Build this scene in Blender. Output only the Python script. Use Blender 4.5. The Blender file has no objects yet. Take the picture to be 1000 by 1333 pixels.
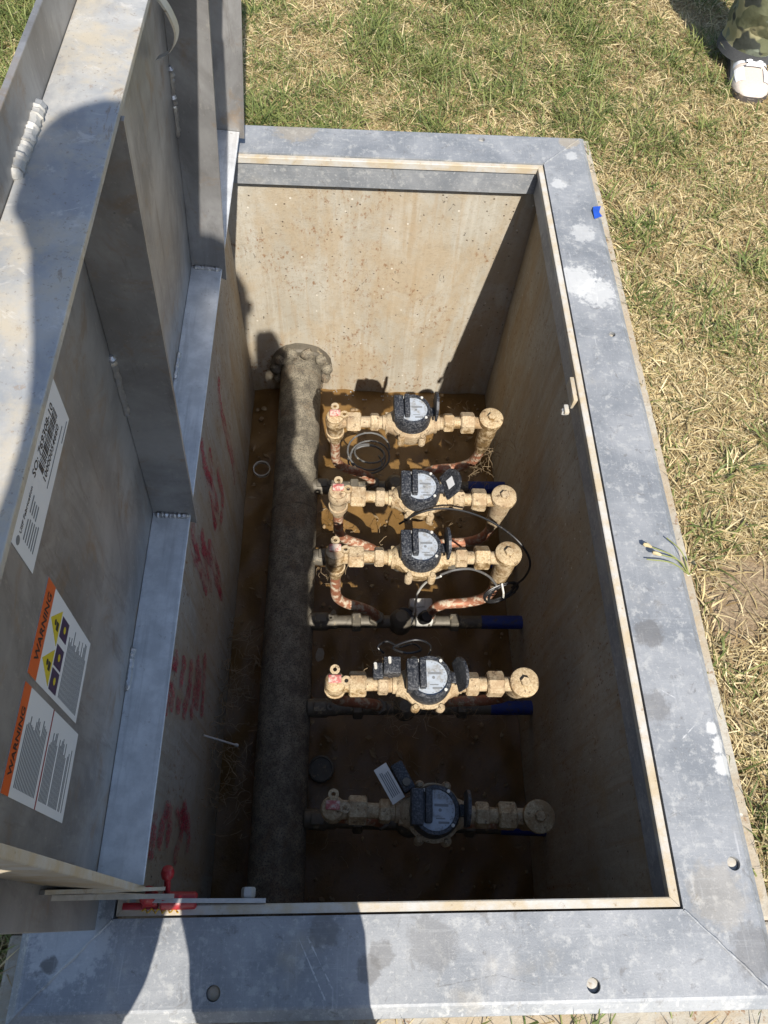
import bpy, bmesh, math, random
import numpy as np
from mathutils import Vector, Matrix, noise as mnoise
random.seed(7); rng = np.random.default_rng(11)
R = math.radians
S = bpy.context.scene
COL = S.collection

# ---------------------------------------------------------------- camera
W, L, D = 0.914, 1.885, 1.077          # opening width, length, depth (metres)
FPX = 958.65
CAM = np.array([0.3527, -0.0087, 1.3362])
PITCH, YAW, ROLL = 0.5099, -0.1120, 0.1104
def cam_axes():
    p, y, r = PITCH, YAW, ROLL
    fw = np.array([0, math.sin(p), -math.cos(p)]); up = np.array([0, math.cos(p), math.sin(p)]); rt = np.array([1., 0, 0])
    c, s = math.cos(y), math.sin(y); Z = np.array([[c, -s, 0], [s, c, 0], [0, 0, 1]])
    fw, up, rt = Z @ fw, Z @ up, Z @ rt
    c, s = math.cos(r), math.sin(r)
    return c*rt + s*up, -s*rt + c*up, fw
RT, UP, FW = cam_axes()
cd = bpy.data.cameras.new('camera'); cam = bpy.data.objects.new('camera', cd); COL.objects.link(cam)
cd.sensor_fit = 'VERTICAL'; cd.sensor_height = 24; cd.sensor_width = 24; cd.lens = FPX/1333*24
cd.clip_start = 0.02; cd.clip_end = 500
cam.matrix_world = Matrix([[RT[i], UP[i], -FW[i], CAM[i]] for i in range(3)] + [[0, 0, 0, 1]])
S.camera = cam

# ---------------------------------------------------------------- sky, sun, exposure
SUN = Vector((-0.15, 0.905, -1.0)).normalized()       # direction the light travels
el = math.asin(-SUN.z); az = math.atan2(-SUN.x, -SUN.y)
wd = bpy.data.worlds.new('World'); S.world = wd; wd.use_nodes = True
nt = wd.node_tree; nt.nodes.clear()
sky = nt.nodes.new('ShaderNodeTexSky'); sky.sky_type = 'NISHITA'; sky.sun_disc = False
sky.sun_elevation = el; sky.sun_rotation = az
bg = nt.nodes.new('ShaderNodeBackground'); bg.inputs[1].default_value = 0.125
ow = nt.nodes.new('ShaderNodeOutputWorld')
nt.links.new(sky.outputs[0], bg.inputs[0]); nt.links.new(bg.outputs[0], ow.inputs[0])
sl = bpy.data.lights.new('sun', 'SUN'); sl.energy = 5.0; sl.angle = R(0.53); sl.color = (1.0, 0.94, 0.85)
so = bpy.data.objects.new('sun', sl); COL.objects.link(so); so.location = (1, -6, 8)
so.rotation_euler = SUN.to_track_quat('-Z', 'Y').to_euler()
S.render.engine = 'CYCLES'
S.view_settings.view_transform = 'Standard'; S.view_settings.look = 'None'
S.view_settings.gamma = 1.0; S.view_settings.exposure = 0.56; S.view_settings.use_curve_mapping = False
S.cycles.max_bounces = 10; S.cycles.diffuse_bounces = 6; S.cycles.glossy_bounces = 4
S.cycles.transparent_max_bounces = 8
S.cycles.sample_clamp_indirect = 4.0; S.cycles.caustics_reflective = False; S.cycles.caustics_refractive = False

# ---------------------------------------------------------------- pixel helpers (directions only)
def ray(u, v): return FW + RT*(u-500)/FPX - UP*(v-666.5)/FPX
def onz(u, v, z): d = ray(u, v); return CAM + d*(z-CAM[2])/d[2]
def onx(u, v, x): d = ray(u, v); return CAM + d*(x-CAM[0])/d[0]
def ony(u, v, y): d = ray(u, v); return CAM + d*(y-CAM[1])/d[1]
def project(P):
    d = P-CAM; z = d @ FW
    return 500+FPX*(d @ RT)/z, 666.5-FPX*(d @ UP)/z

# ---------------------------------------------------------------- materials
class NB:
    def __init__(s, name):
        s.m = bpy.data.materials.new(name); s.m.use_nodes = True
        s.t = s.m.node_tree; s.p = s.t.nodes['Principled BSDF']; s.pos = None
    def n(s, typ, **kw):
        o = s.t.nodes.new(typ)
        for k, v in kw.items(): setattr(o, k, v)
        return o
    def put(s, sock, v):
        if hasattr(v, 'is_linked') or hasattr(v, 'links'): s.t.links.new(v, sock)
        else:
            if isinstance(v, tuple) and len(v) == 3 and sock.type == 'RGBA': v = v + (1,)
            sock.default_value = v
    def coord(s, scale=(1, 1, 1)):
        if s.pos is None: s.pos = s.n('ShaderNodeNewGeometry').outputs['Position']
        if scale == (1, 1, 1): return s.pos
        m = s.n('ShaderNodeMapping'); s.put(m.inputs[0], s.pos); m.inputs['Scale'].default_value = scale
        return m.outputs[0]
    def noise(s, sc, det=4, rough=.55, scale=(1, 1, 1), dist=0):
        o = s.n('ShaderNodeTexNoise'); s.put(o.inputs['Vector'], s.coord(scale))
        o.inputs['Scale'].default_value = sc; o.inputs['Detail'].default_value = det
        o.inputs['Roughness'].default_value = rough; o.inputs['Distortion'].default_value = dist
        return o.outputs[0]
    def voro(s, sc, scale=(1, 1, 1)):
        o = s.n('ShaderNodeTexVoronoi'); s.put(o.inputs['Vector'], s.coord(scale)); o.inputs['Scale'].default_value = sc
        return o.outputs['Distance']
    def step(s, f, a, b):       # smooth 0..1 from a to b
        o = s.n('ShaderNodeMapRange'); o.clamp = True; o.interpolation_type = 'SMOOTHSTEP'
        s.put(o.inputs[0], f); o.inputs[1].default_value = a; o.inputs[2].default_value = b
        return o.outputs[0]
    def mix(s, f, a, b):
        o = s.n('ShaderNodeMix', data_type='RGBA'); s.put(o.inputs[0], f); s.put(o.inputs[6], a); s.put(o.inputs[7], b)
        return o.outputs[2]
    def math(s, op, a, b=0.0):
        o = s.n('ShaderNodeMath', operation=op); s.put(o.inputs[0], a); s.put(o.inputs[1], b); return o.outputs[0]
    def blob(s, c, r, f=1.0, sc=25, amt=.6):   # a stain with a shape of its own around c
        v = s.n('ShaderNodeVectorMath', operation='DISTANCE'); s.put(v.inputs[0], s.coord()); v.inputs[1].default_value = tuple(c)
        d = s.math('ADD', s.math('DIVIDE', v.outputs['Value'], r), s.math('MULTIPLY', s.math('SUBTRACT', s.noise(sc, 5, .65), .5), amt*2.4))
        return s.math('MULTIPLY', s.step(d, 1.15, .75), f)
    def bump(s, h, st=.3, dist=.002):
        o = s.n('ShaderNodeBump'); o.inputs['Strength'].default_value = st; o.inputs['Distance'].default_value = dist
        s.put(o.inputs['Height'], h); s.put(s.p.inputs['Normal'], o.outputs[0]); return o
    def fin(s, col, rough=.6, metal=0., spec=None):
        s.put(s.p.inputs['Base Color'], col); s.put(s.p.inputs['Roughness'], rough); s.put(s.p.inputs['Metallic'], metal)
        if spec is not None: s.p.inputs['Specular IOR Level'].default_value = spec
        return s.m
MAT = {}
def plain(name, col, rough=.5, metal=0., var=.25, sc=60, bump=.15, dirt=None, dirtamt=(.55, .7), dsc=30):
    b = NB(name); n = b.noise(sc, 4)
    c = b.mix(n, tuple(x*(1-var) for x in col), tuple(min(1, x*(1+var)) for x in col))
    rr = rough
    if dirt:
        f = b.step(b.noise(dsc, 6, .7), *dirtamt); c = b.mix(f, c, dirt)
        rr = b.math('ADD', b.math('MULTIPLY', f, .9-rough), rough)
        if metal: metal = b.math('MULTIPLY', b.math('SUBTRACT', 1.0, f), metal)
    b.bump(n, bump); MAT[name] = b.fin(c, rr, metal); return MAT[name]

def mk_frame():
    b = NB('weathered_aluminium')
    n1 = b.noise(7, 6, .62, dist=.4); n2 = b.noise(38, 6, .7); n3 = b.noise(330, 3, .6)
    c = b.mix(b.step(n1, .3, .7), (.195, .21, .228), (.315, .325, .337))
    c = b.mix(b.math('MULTIPLY', b.step(n2, .52, .66), .8), c, (.40, .405, .40))
    c = b.mix(b.math('MULTIPLY', b.step(b.noise(110, 6, .78), .54, .66), .5), c, (.50, .50, .485))
    c = b.mix(b.math('MULTIPLY', b.step(b.noise(34, 8, .78, dist=.8), .56, .66), .6), c, (.15, .145, .14))
    c = b.mix(b.math('MULTIPLY', b.step(n3, .60, .72), .35), c, (.13, .12, .11))
    c = b.mix(b.math('MULTIPLY', b.step(b.noise(5, 5, .6), .60, .78), .45), c, (.42, .36, .26))
    for (x, y, r, f) in ((.985, 1.60, .035, .5), (.945, 1.42, .055, .7), (.99, 1.38, .05, .65), (.945, 1.80, .022, .6), (1.0, 1.925, .018, .5), (1.037, .26, .016, .8), (1.038, .225, .02, .8), (1.03, .29, .012, .8), (-.06, -.03, .06, .4)):
        c = b.mix(b.blob((x, y, 0), r, f, 60, .95), c, (.62, .62, .60))
    for (x, y, r, f) in ((.95, .47, .03, .6), (.93, .33, .03, .5), (1.02, -.06, .04, .5), (.50, -.04, .04, .4), (-.085, -.06, .012, .9), (.33, -.02, .025, .5), (.40, -.075, .02, .6), (.42, -.055, .02, .5)):
        c = b.mix(b.blob((x, y, 0), r, f, 60), c, (.13, .125, .12))
    for (x, y, r, f) in ((.975, .02, .05, .22), (1.0, 1.99, .03, .5), (.2, 2.0, .06, .4)):
        c = b.mix(b.blob((x, y, 0), r, f, 40), c, (.42, .34, .22))
    sc = b.noise(60, 2, .5, scale=(1, .06, 1)); c = b.mix(b.math('MULTIPLY', b.step(sc, .72, .76), .25), c, (.75, .75, .75))
    for scl in ((.05, 1, 1), (1, .05, 1)):
        c = b.mix(b.math('MULTIPLY', b.step(b.noise(150, 3, .7, scale=scl), .56, .68), .12), c, (.55, .56, .56)); c = b.mix(b.math('MULTIPLY', b.step(b.noise(120, 3, .7, scale=scl), .60, .70), .13), c, (.15, .15, .155))
    for p0, p1 in (((.29, -.03), (.335, -.115)), ((.305, -.03), (.345, -.10)), ((.97, .27), (1.005, .30)), ((.95, .36), (.975, .345)), ((.50, -.10), (.60, -.085)), ((.60, -.085), (.66, -.10)), ((.985, 1.34), (1.0, 1.48))):
        # single scratches, each a thin line of its own
        ax = Vector((p1[0]-p0[0], p1[1]-p0[1], 0)); ln_ = ax.length; ax.normalize(); mp = b.n('ShaderNodeVectorMath', operation='SUBTRACT'); b.put(mp.inputs[0], b.coord()); mp.inputs[1].default_value = (p0[0], p0[1], 0)
        d1 = b.n('ShaderNodeVectorMath', operation='DOT_PRODUCT'); b.put(d1.inputs[0], mp.outputs[0]); d1.inputs[1].default_value = ax
        d2 = b.n('ShaderNodeVectorMath', operation='DOT_PRODUCT'); b.put(d2.inputs[0], mp.outputs[0]); d2.inputs[1].default_value = (-ax.y, ax.x, 0)
        wv = b.math('ADD', b.math('ABSOLUTE', d2.outputs['Value']), b.math('MULTIPLY', b.math('SUBTRACT', b.noise(60, 4), .5), .005))
        m_ = b.math('MULTIPLY', b.step(wv, .0012, .0004), b.math('MULTIPLY', b.step(d1.outputs['Value'], 0, .004), b.step(d1.outputs['Value'], ln_, ln_-.004)))
        c = b.mix(b.math('MULTIPLY', b.math('MULTIPLY', m_, b.step(b.noise(140, 3), .36, .56)), .5), c, (.12, .12, .12) if .45 < p0[0] < .7 else (.72, .72, .71))
    b.bump(b.math('ADD', n2, b.math('MULTIPLY', n3, .5)), .35, .0015)
    MAT['frame'] = b.fin(c, b.math('ADD', b.math('MULTIPLY', n2, .35), .45), .22)
mk_frame()
def mk_door():
    b = NB('mill_aluminium')
    n1 = b.noise(5, 5, .6, dist=.5); brush = b.noise(60, 4, .6, scale=(1, .05, 1)); brush2 = b.noise(40, 3, .6, scale=(1, 1, .05))
    c = b.mix(b.step(n1, .3, .7), (.26, .255, .25), (.46, .455, .45))
    c = b.mix(b.math('MULTIPLY', b.step(b.noise(6, 6, .7, scale=(.6, 1.5, .5), dist=1.0), .48, .68), .55), c, (.17, .16, .15))  # dark blotches paint in uneven reflections of the sheet, along with stains
    c = b.mix(b.math('MULTIPLY', b.step(b.noise(45, 6, .75, scale=(1, 1.6, .6)), .58, .68), .45), c, (.52, .49, .44))
    c = b.mix(b.math('MULTIPLY', brush, .35), c, (.22, .215, .21))
    c = b.mix(b.math('MULTIPLY', b.step(b.noise(11, 6, .7, dist=.6), .52, .70), .6), c, (.30, .215, .135))  # brown blotches: brownish reflections put into the colour, along with stains
    c = b.mix(b.math('MULTIPLY', b.step(b.noise(90, 4, .7), .66, .74), .6), c, (.09, .085, .08))
    c = b.mix(b.math('MULTIPLY', b.step(b.noise(26, 6, .72, scale=(1, 1, .12)), .57, .68), .4), c, (.15, .125, .10)); c = b.mix(b.math('MULTIPLY', b.step(b.noise(130, 5, .75), .60, .68), .4), c, (.50, .48, .45))
    b.bump(b.math('ADD', brush, b.math('MULTIPLY', brush2, .4)), .2, .001)
    MAT['door'] = b.fin(c, b.math('ADD', b.math('MULTIPLY', b.noise(14, 5), .3), .34), .55)
mk_door()
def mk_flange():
    b = NB('sky_toned_aluminium')
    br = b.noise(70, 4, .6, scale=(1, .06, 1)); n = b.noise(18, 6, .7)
    c = b.mix(b.step(n, .35, .68), (.56, .58, .60), (.76, .78, .80)); c = b.mix(b.math('MULTIPLY', b.step(br, .5, .7), .4), c, (.34, .35, .36))  # paler than the door sheet: sky reflection put into the base colour
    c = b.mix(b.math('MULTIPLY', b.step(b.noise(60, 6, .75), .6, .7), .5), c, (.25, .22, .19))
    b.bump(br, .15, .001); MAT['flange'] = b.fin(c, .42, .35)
mk_flange()
def mk_band():
    b = NB('dusty_aluminium')
    n1 = b.noise(9, 6, .65, dist=.5); n2 = b.noise(70, 5, .7)
    c = b.mix(b.step(n1, .3, .7), (.27, .285, .30), (.46, .45, .42))
    c = b.mix(b.math('MULTIPLY', b.step(b.noise(14, 6, .7), .42, .66), .7), c, (.50, .43, .31))
    c = b.mix(b.math('MULTIPLY', b.step(b.noise(18, 7, .75, scale=(1, .5, 1), dist=1.2), .60, .66), .55), c, (.22, .15, .09))
    c = b.mix(b.math('MULTIPLY', b.step(n2, .62, .72), .5), c, (.26, .18, .11))
    c = b.mix(b.math('MULTIPLY', b.step(b.noise(24, 5, .6, scale=(1, .4, 1)), .56, .7), .5), c, (.24, .25, .27))
    c = b.mix(b.math('MULTIPLY', b.step(b.noise(210, 4, .7), .60, .68), .55), c, (.18, .15, .12))
    c = b.mix(b.math('MULTIPLY', b.step(b.noise(38, 6, .75, dist=.7), .56, .66), .5), c, (.58, .56, .52))
    b.bump(n2, .35, .0012)
    MAT['band'] = b.fin(c, .58, .15)
mk_band()
def mk_lip():
    b = NB('dirty_gasket_rail')
    n2 = b.noise(50, 6, .7)
    c = b.mix(b.step(b.noise(12, 6, .7), .35, .65), (.46, .38, .26), (.50, .49, .46))
    c = b.mix(b.math('MULTIPLY', b.step(n2, .60, .7), .7), c, (.25, .17, .09))
    b.bump(n2, .5, .002); MAT['lip'] = b.fin(c, .8, .1)
mk_lip()
def mk_concrete():
    b = NB('stained_concrete')
    n1 = b.noise(5, 7, .65, dist=.3); fine = b.noise(170, 5, .7); mid = b.noise(42, 6, .7)
    c = b.mix(b.step(n1, .3, .7), (.345, .315, .255), (.425, .40, .34))
    c = b.mix(b.math('MULTIPLY', b.step(b.noise(48, 4, .6, scale=(1, 1, .045)), .48, .66), .35), c, (.50, .475, .41))
    c = b.mix(b.math('MULTIPLY', b.step(b.noise(30, 5, .65, scale=(1, 1, .05)), .52, .66), .45), c, (.32, .225, .125))
    c = b.mix(b.math('MULTIPLY', b.step(b.noise(4.5, 6, .7, scale=(1, 1, .55), dist=.4), .42, .62), .62), c, (.365, .275, .165))
    c = b.mix(b.math('MULTIPLY', b.step(mid, .50, .66), .38), c, (.28, .235, .17))
    gate = b.step(b.noise(6, 4, .6), .46, .60)
    c = b.mix(b.math('MULTIPLY', b.math('MULTIPLY', b.step(b.noise(75, 6, .75, scale=(1, 1, .6)), .54, .64), gate), .85), c, (.21, .11, .05))
    c = b.mix(b.math('MULTIPLY', b.step(fine, .57, .68), .45), c, (.21, .165, .11))
    pit = b.math('MULTIPLY', b.step(b.voro(40), .14, .06), b.step(b.noise(13, 3), .46, .54)); c = b.mix(pit, c, (.13, .10, .07))
    sp = b.math('MULTIPLY', b.step(b.voro(26), .10, .07), b.step(b.noise(9, 2), .50, .54)); c = b.mix(sp, c, (.60, .56, .48))
    sm = b.noise(46, 6, .72, scale=(1, 1.5, .5), dist=.7); c = b.mix(b.math('MULTIPLY', b.step(sm, .645, .685), .85), c, (.045, .036, .027))
    h = b.math('SUBTRACT', b.math('ADD', b.math('MULTIPLY', fine, .6), b.math('MULTIPLY', mid, .8)), b.math('MULTIPLY', pit, 1.6))
    b.bump(h, .6, .003); MAT['concrete'] = b.fin(c, .9, 0, .25)
mk_concrete()
def mk_mud():
    b = NB('wet_brown_mud')
    n1 = b.noise(9, 6, .65); n2 = b.noise(70, 6, .7)
    c = b.mix(n1, (.09, .05, .016), (.25, .142, .045)); c = b.mix(b.step(n2, .55, .75), c, (.12, .06, .02))
    c = b.mix(b.math('MULTIPLY', b.step(b.noise(30, 6, .7), .62, .72), .6), c, (.27, .19, .09))
    b.bump(b.math('ADD', n2, n1), .5, .004); MAT['mud'] = b.fin(c, b.math('ADD', b.math('MULTIPLY', n1, .5), .12), 0, .5)
mk_mud()
def mk_bronze():
    b = NB('dusty_bronze')
    g = b.n('ShaderNodeNewGeometry'); sx = b.n('ShaderNodeSeparateXYZ'); b.put(sx.inputs[0], g.outputs['Normal'])
    n = b.noise(55, 6, .7); n2 = b.noise(230, 4, .7)
    brass = b.mix(b.noise(20, 4), (.25, .155, .065), (.38, .255, .12))
    dust = b.mix(b.step(n2, .35, .65), (.34, .245, .13), (.55, .44, .28))
    rnd = b.n('ShaderNodeObjectInfo').outputs['Random']
    f = b.step(b.math('ADD', b.math('ADD', n, b.math('MULTIPLY', sx.outputs[2], .16)), b.math('MULTIPLY', b.math('SUBTRACT', rnd, .40), .20)), .38, .56)
    big = b.noise(22, 6, .7); dust = b.mix(b.math('MULTIPLY', b.step(big, .48, .64), .8), dust, (.27, .165, .075)); dust = b.mix(b.math('MULTIPLY', rnd, .45), dust, (.36, .29, .21))
    c = b.mix(f, brass, dust); c = b.mix(b.math('MULTIPLY', b.step(b.noise(62, 7, .78), .55, .63), .85), c, (.085, .05, .025))
    b.bump(b.math('ADD', n2, n), .45, .002)
    MAT['bronze'] = b.fin(c, b.math('ADD', b.math('MULTIPLY', f, .42), .42), b.math('MULTIPLY', b.math('SUBTRACT', 1.0, f), .5))
mk_bronze()
plain('copper', (.36, .15, .085), .5, .35, .35, 40, .3, (.50, .42, .31), (.47, .60), 45)
plain('dark_brass', (.13, .115, .09), .6, .3, .4, 60, .3, (.30, .25, .17), (.56, .68), 40)
plain('black_plastic', (.012, .014, .019), .45, 0, .3, 50, .2, (.21, .215, .225), (.44, .80), 210)
plain('cable_black', (.014, .014, .015), .4, 0, .3, 60, .1, (.25, .22, .17), (.62, .75), 80)
plain('cable_grey', (.10, .10, .10), .5, 0, .3, 60, .1, (.30, .26, .19), (.55, .7), 60)
plain('blue_pipe', (.010, .030, .19), .5, 0, .3, 40, .1, (.07, .06, .045), (.50, .68), 40)
plain('dial_white', (.37, .41, .46), .13, 0, .15, 90, .02, (.24, .24, .235), (.44, .64), 55)
plain('ink', (.02, .02, .022), .5, 0, .1)
plain('ink_grey', (.17, .18, .19), .6, 0, .1)
plain('sticker_white', (.70, .71, .72), .38, 0, .06, 12, .02)
plain('sticker_orange', (.62, .115, .02), .4, 0, .08, 20, .02)
plain('sticker_purple', (.045, .025, .075), .4, 0, .1)
plain('sticker_yellow', (.62, .50, .02), .4, 0, .08)
plain('sticker_red', (.30, .02, .015), .4, 0, .08)
plain('red_vinyl', (.30, .012, .018), .42, 0, .3, 40, .15, (.42, .25, .20), (.62, .72), 60)
plain('yellow_plastic', (.45, .28, .02), .45, 0, .2)
plain('steel', (.42, .41, .39), .5, .6, .3, 60, .25, (.36, .30, .21), (.52, .68), 35)
plain('weld', (.45, .45, .45), .42, .8, .25, 160, .4)
plain('white_plastic', (.55, .54, .50), .4, 0, .2, 60, .1, (.30, .24, .17), (.60, .72), 50)
plain('red_valve_paint', (.40, .10, .09), .6, 0, .35, 60, .2, (.55, .44, .36), (.44, .60), 60)
plain('soil', (.25, .175, .10), .95, 0, .45, 30, .6, (.36, .28, .17), (.5, .65), 12)
plain('root', (.26, .19, .11), .8, 0, .4, 90)
plain('blue_scrap', (.02, .08, .42), .4)
plain('petal', (.46, .38, .22), .8)
plain('stalk', (.20, .22, .07), .7)
plain('skin_tone', (.42, .25, .18), .5, 0, .12, 40, .1)
plain('hair_dark', (.03, .022, .016), .6, 0, .3, 120, .5)
plain('jacket_cloth', (.05, .06, .09), .85, 0, .25, 200, .3)
plain('trouser_cloth', (.10, .095, .085), .85, 0, .25, 200, .3)
plain('shirt_cloth', (.16, .17, .18), .85, 0, .25, 200, .3)
plain('phone_glass', (.015, .015, .017), .15, 0, .1)
plain('shoe_white', (.74, .74, .75), .5, 0, .06, 60, .12, (.5, .44, .36), (.66, .8), 40)
plain('shoe_beige', (.50, .44, .385), .8, 0, .15, 220, .3)
plain('shoe_sole', (.07, .06, .055), .7, 0, .2, 60, .2, (.25, .19, .12), (.5, .7), 50)
plain('hem_grey', (.06, .062, .065), .9, 0, .3, 220, .4)
def mk_pipe():
    b = NB('mottled_cast_iron')
    sp = b.noise(230, 4, .8); n = b.noise(24, 7, .75)
    c = b.mix(b.step(n, .35, .65), (.11, .095, .07), (.26, .23, .17)); c = b.mix(b.math('MULTIPLY', b.step(b.noise(7, 6, .7, dist=.5), .5, .66), .6), c, (.15, .095, .05)); c = b.mix(b.math('MULTIPLY', b.step(sp, .50, .58), .85), c, (.05, .045, .04))
    c = b.mix(b.math('MULTIPLY', b.step(b.noise(60, 5, .7), .62, .7), .6), c, (.045, .04, .045))
    b.bump(b.math('ADD', sp, n), .3, .002); MAT['iron'] = b.fin(c, .85)
mk_pipe()
def mk_paint():
    b = NB('worn_red_spray_paint')
    f = b.math('MULTIPLY', b.step(b.noise(120, 5, .75), .36, .56), b.step(b.noise(34, 4, .6, scale=(1, 1, .25)), .34, .56))
    c = b.mix(b.noise(30), (.56, .055, .095), (.46, .04, .07)); b.fin(c, .7)
    tr = b.n('ShaderNodeBsdfTransparent'); mx = b.n('ShaderNodeMixShader'); o = b.t.nodes['Material Output']
    b.put(mx.inputs[0], b.math('MULTIPLY', f, .62)); b.t.links.new(tr.outputs[0], mx.inputs[1]); b.t.links.new(b.p.outputs[0], mx.inputs[2]); b.t.links.new(mx.outputs[0], o.inputs[0])
    MAT['red_paint'] = b.m
mk_paint()
def mk_grass():
    b = NB('grass_blades'); a = b.n('ShaderNodeAttribute'); a.attribute_name = 'tint'
    b.fin(a.outputs['Color'], .55, 0, .35)
    tl = b.n('ShaderNodeBsdfTranslucent'); b.put(tl.inputs[0], a.outputs['Color'])
    mx = b.n('ShaderNodeMixShader'); mx.inputs[0].default_value = .28; o = b.t.nodes['Material Output']
    b.t.links.new(b.p.outputs[0], mx.inputs[1]); b.t.links.new(tl.outputs[0], mx.inputs[2]); b.t.links.new(mx.outputs[0], o.inputs[0])
    MAT['grass'] = b.m
mk_grass()
def mk_lawn():
    b = NB('dry_lawn_soil'); n = b.noise(120, 6, .75); g = b.noise(3, 5, .65)
    c = b.mix(b.step(n, .35, .65), (.17, .125, .07), (.34, .28, .15)); c = b.mix(b.math('MULTIPLY', b.step(b.math('ADD', b.math('MULTIPLY', g, .6), b.math('MULTIPLY', b.noise(60, 5, .7), .4)), .44, .60), .7), c, (.13, .15, .045))
    c = b.mix(b.blob((.9, 1.3, -.055), 3.2, 1.0, 2, .2), c, b.mix(b.step(n, .35, .65), (.20, .14, .08), (.38, .285, .175)))
    b.bump(n, .8, .01); MAT['lawn_soil'] = b.fin(c, .95)
mk_lawn()
def mk_camo():
    b = NB('camouflage_cloth')
    c = b.mix(b.step(b.noise(9, 2, .5), .50, .53), (.10, .105, .055), (.27, .25, .14))
    c = b.mix(b.step(b.noise(11, 2, .5, scale=(1.1, .8, 1.2)), .56, .59), c, (.032, .036, .028))
    c = b.mix(b.step(b.noise(13, 2, .5, scale=(.7, 1.3, 1)), .60, .63), c, (.15, .17, .125))
    b.bump(b.math('ADD', b.noise(18, 3), b.math('MULTIPLY', b.noise(500, 2), .15)), .6, .012); MAT['camo'] = b.fin(c, .9)
mk_camo()

# ---------------------------------------------------------------- mesh builder
def frame_of(d):
    d = Vector(d).normalized(); a = Vector((0, 0, 1)) if abs(d.z) < .9 else Vector((1, 0, 0))
    u = d.cross(a).normalized(); return u, d.cross(u).normalized(), d
class MB:
    def __init__(s): s.v = []; s.f = []
    def add(s, vs, fs):
        o = len(s.v); s.v += [tuple(p) for p in vs]; s.f += [tuple(i+o for i in f) for f in fs]; return s
    def box(s, lo, hi, fn=None, bev=0):
        if bev:
            bm = bmesh.new(); bmesh.ops.create_cube(bm, size=1)
            for v in bm.verts: v.co = Vector([lo[i]+(v.co[i]+.5)*(hi[i]-lo[i]) for i in range(3)])
            bmesh.ops.bevel(bm, geom=bm.edges[:], offset=bev, segments=2, affect='EDGES', profile=.5)
            bm.verts.index_update(); vs = [v.co.copy() for v in bm.verts]; fs = [[v.index for v in f.verts] for f in bm.faces]; bm.free()
        else:
            vs = [Vector((hi[0] if i & 1 else lo[0], hi[1] if i & 2 else lo[1], hi[2] if i & 4 else lo[2])) for i in range(8)]
            fs = [(0, 2, 3, 1), (4, 5, 7, 6), (0, 1, 5, 4), (2, 6, 7, 3), (0, 4, 6, 2), (1, 3, 7, 5)]
        if fn: vs = [fn(p) for p in vs]
        return s.add(vs, fs)
    def prism(s, pts, d):
        d = Vector(d); n = len(pts); a = [Vector(p) for p in pts]
        return s.add(a+[p+d for p in a], [tuple(range(n))[::-1], tuple(range(n, 2*n))]+[(i, (i+1) % n, n+(i+1) % n, n+i) for i in range(n)])
    def lathe(s, prof, o=(0, 0, 0), ax=(0, 0, 1), n=20, ph=0., jit=0.):
        u, w, d = frame_of(ax); o = Vector(o); vs = []; fs = []; rings = []
        for r, h in prof:
            if r < 1e-6: rings.append([len(vs)]); vs.append(o+d*h)
            else:
                k = len(vs); rings.append(list(range(k, k+n)))
                for i in range(n):
                    t = 2*math.pi*i/n+ph; rr = r*(1+random.uniform(-jit, jit)); vs.append(o+d*h+u*math.cos(t)*rr+w*math.sin(t)*rr)
        for a, b in zip(rings, rings[1:]):
            if len(a) == 1 and len(b) == 1: continue
            for i in range(n):
                j = (i+1) % n
                if len(a) == 1: fs.append((a[0], b[j], b[i]))
                elif len(b) == 1: fs.append((a[i], a[j], b[0]))
                else: fs.append((a[i], a[j], b[j], b[i]))
        if len(rings[0]) > 1: fs.append(tuple(rings[0][::-1]))
        if len(rings[-1]) > 1: fs.append(tuple(rings[-1]))
        return s.add(vs, fs)
    def cyl(s, a, b, r, n=16, r2=None, bev=.0):
        a, b = Vector(a), Vector(b); h = (b-a).length; r2 = r if r2 is None else r2
        pr = [(r, 0), (r2, h)] if not bev else [(r-bev, 0), (r, bev), (r2, h-bev), (r2-bev, h)]
        return s.lathe(pr, a, b-a, n)
    def hexa(s, a, b, r, ph=0.):
        a, b = Vector(a), Vector(b); h = (b-a).length; c = min(.004, h*.2)
        return s.lathe([(r*.86, 0), (r, c), (r, h-c), (r*.86, h)], a, b-a, 6, ph)
    def tube(s, pts, r, n=10, cap=True):
        P = [Vector(p) for p in pts]; rs = r if isinstance(r, (list, tuple)) else [r]*len(P)
        vs = []; fs = []; u = None
        for i, p in enumerate(P):
            t = (P[min(i+1, len(P)-1)]-P[max(i-1, 0)])
            t = t.normalized() if t.length > 1e-9 else Vector((0, 0, 1))
            if u is None: u = frame_of(t)[0]
            else: u = (u-t*u.dot(t)); u = u.normalized() if u.length > 1e-6 else frame_of(t)[0]
            w = t.cross(u)
            for k in range(n):
                a = 2*math.pi*k/n; vs.append(p+u*math.cos(a)*rs[i]+w*math.sin(a)*rs[i])
        for i in range(len(P)-1):
            for k in range(n):
                a, b = i*n+k, i*n+(k+1) % n; fs.append((a, b, b+n, a+n))
        if cap: fs += [tuple(range(n))[::-1], tuple(range(len(vs)-n, len(vs)))]
        return s.add(vs, fs)
    def ring(s, c, ax, r0, r1, h, n=18):     # annulus with a hole
        u, w, d = frame_of(ax); c = Vector(c); vs = []; fs = []
        for i in range(n):
            t = 2*math.pi*i/n; e = u*math.cos(t)+w*math.sin(t)
            vs += [c+e*r0, c+e*r1, c+e*r1+d*h, c+e*r0+d*h]
        for i in range(n):
            a, b = 4*i, 4*((i+1) % n)
            for k in range(4): fs.append((a+k, a+(k+1) % 4, b+(k+1) % 4, b+k))
        return s.add(vs, fs)
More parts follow.
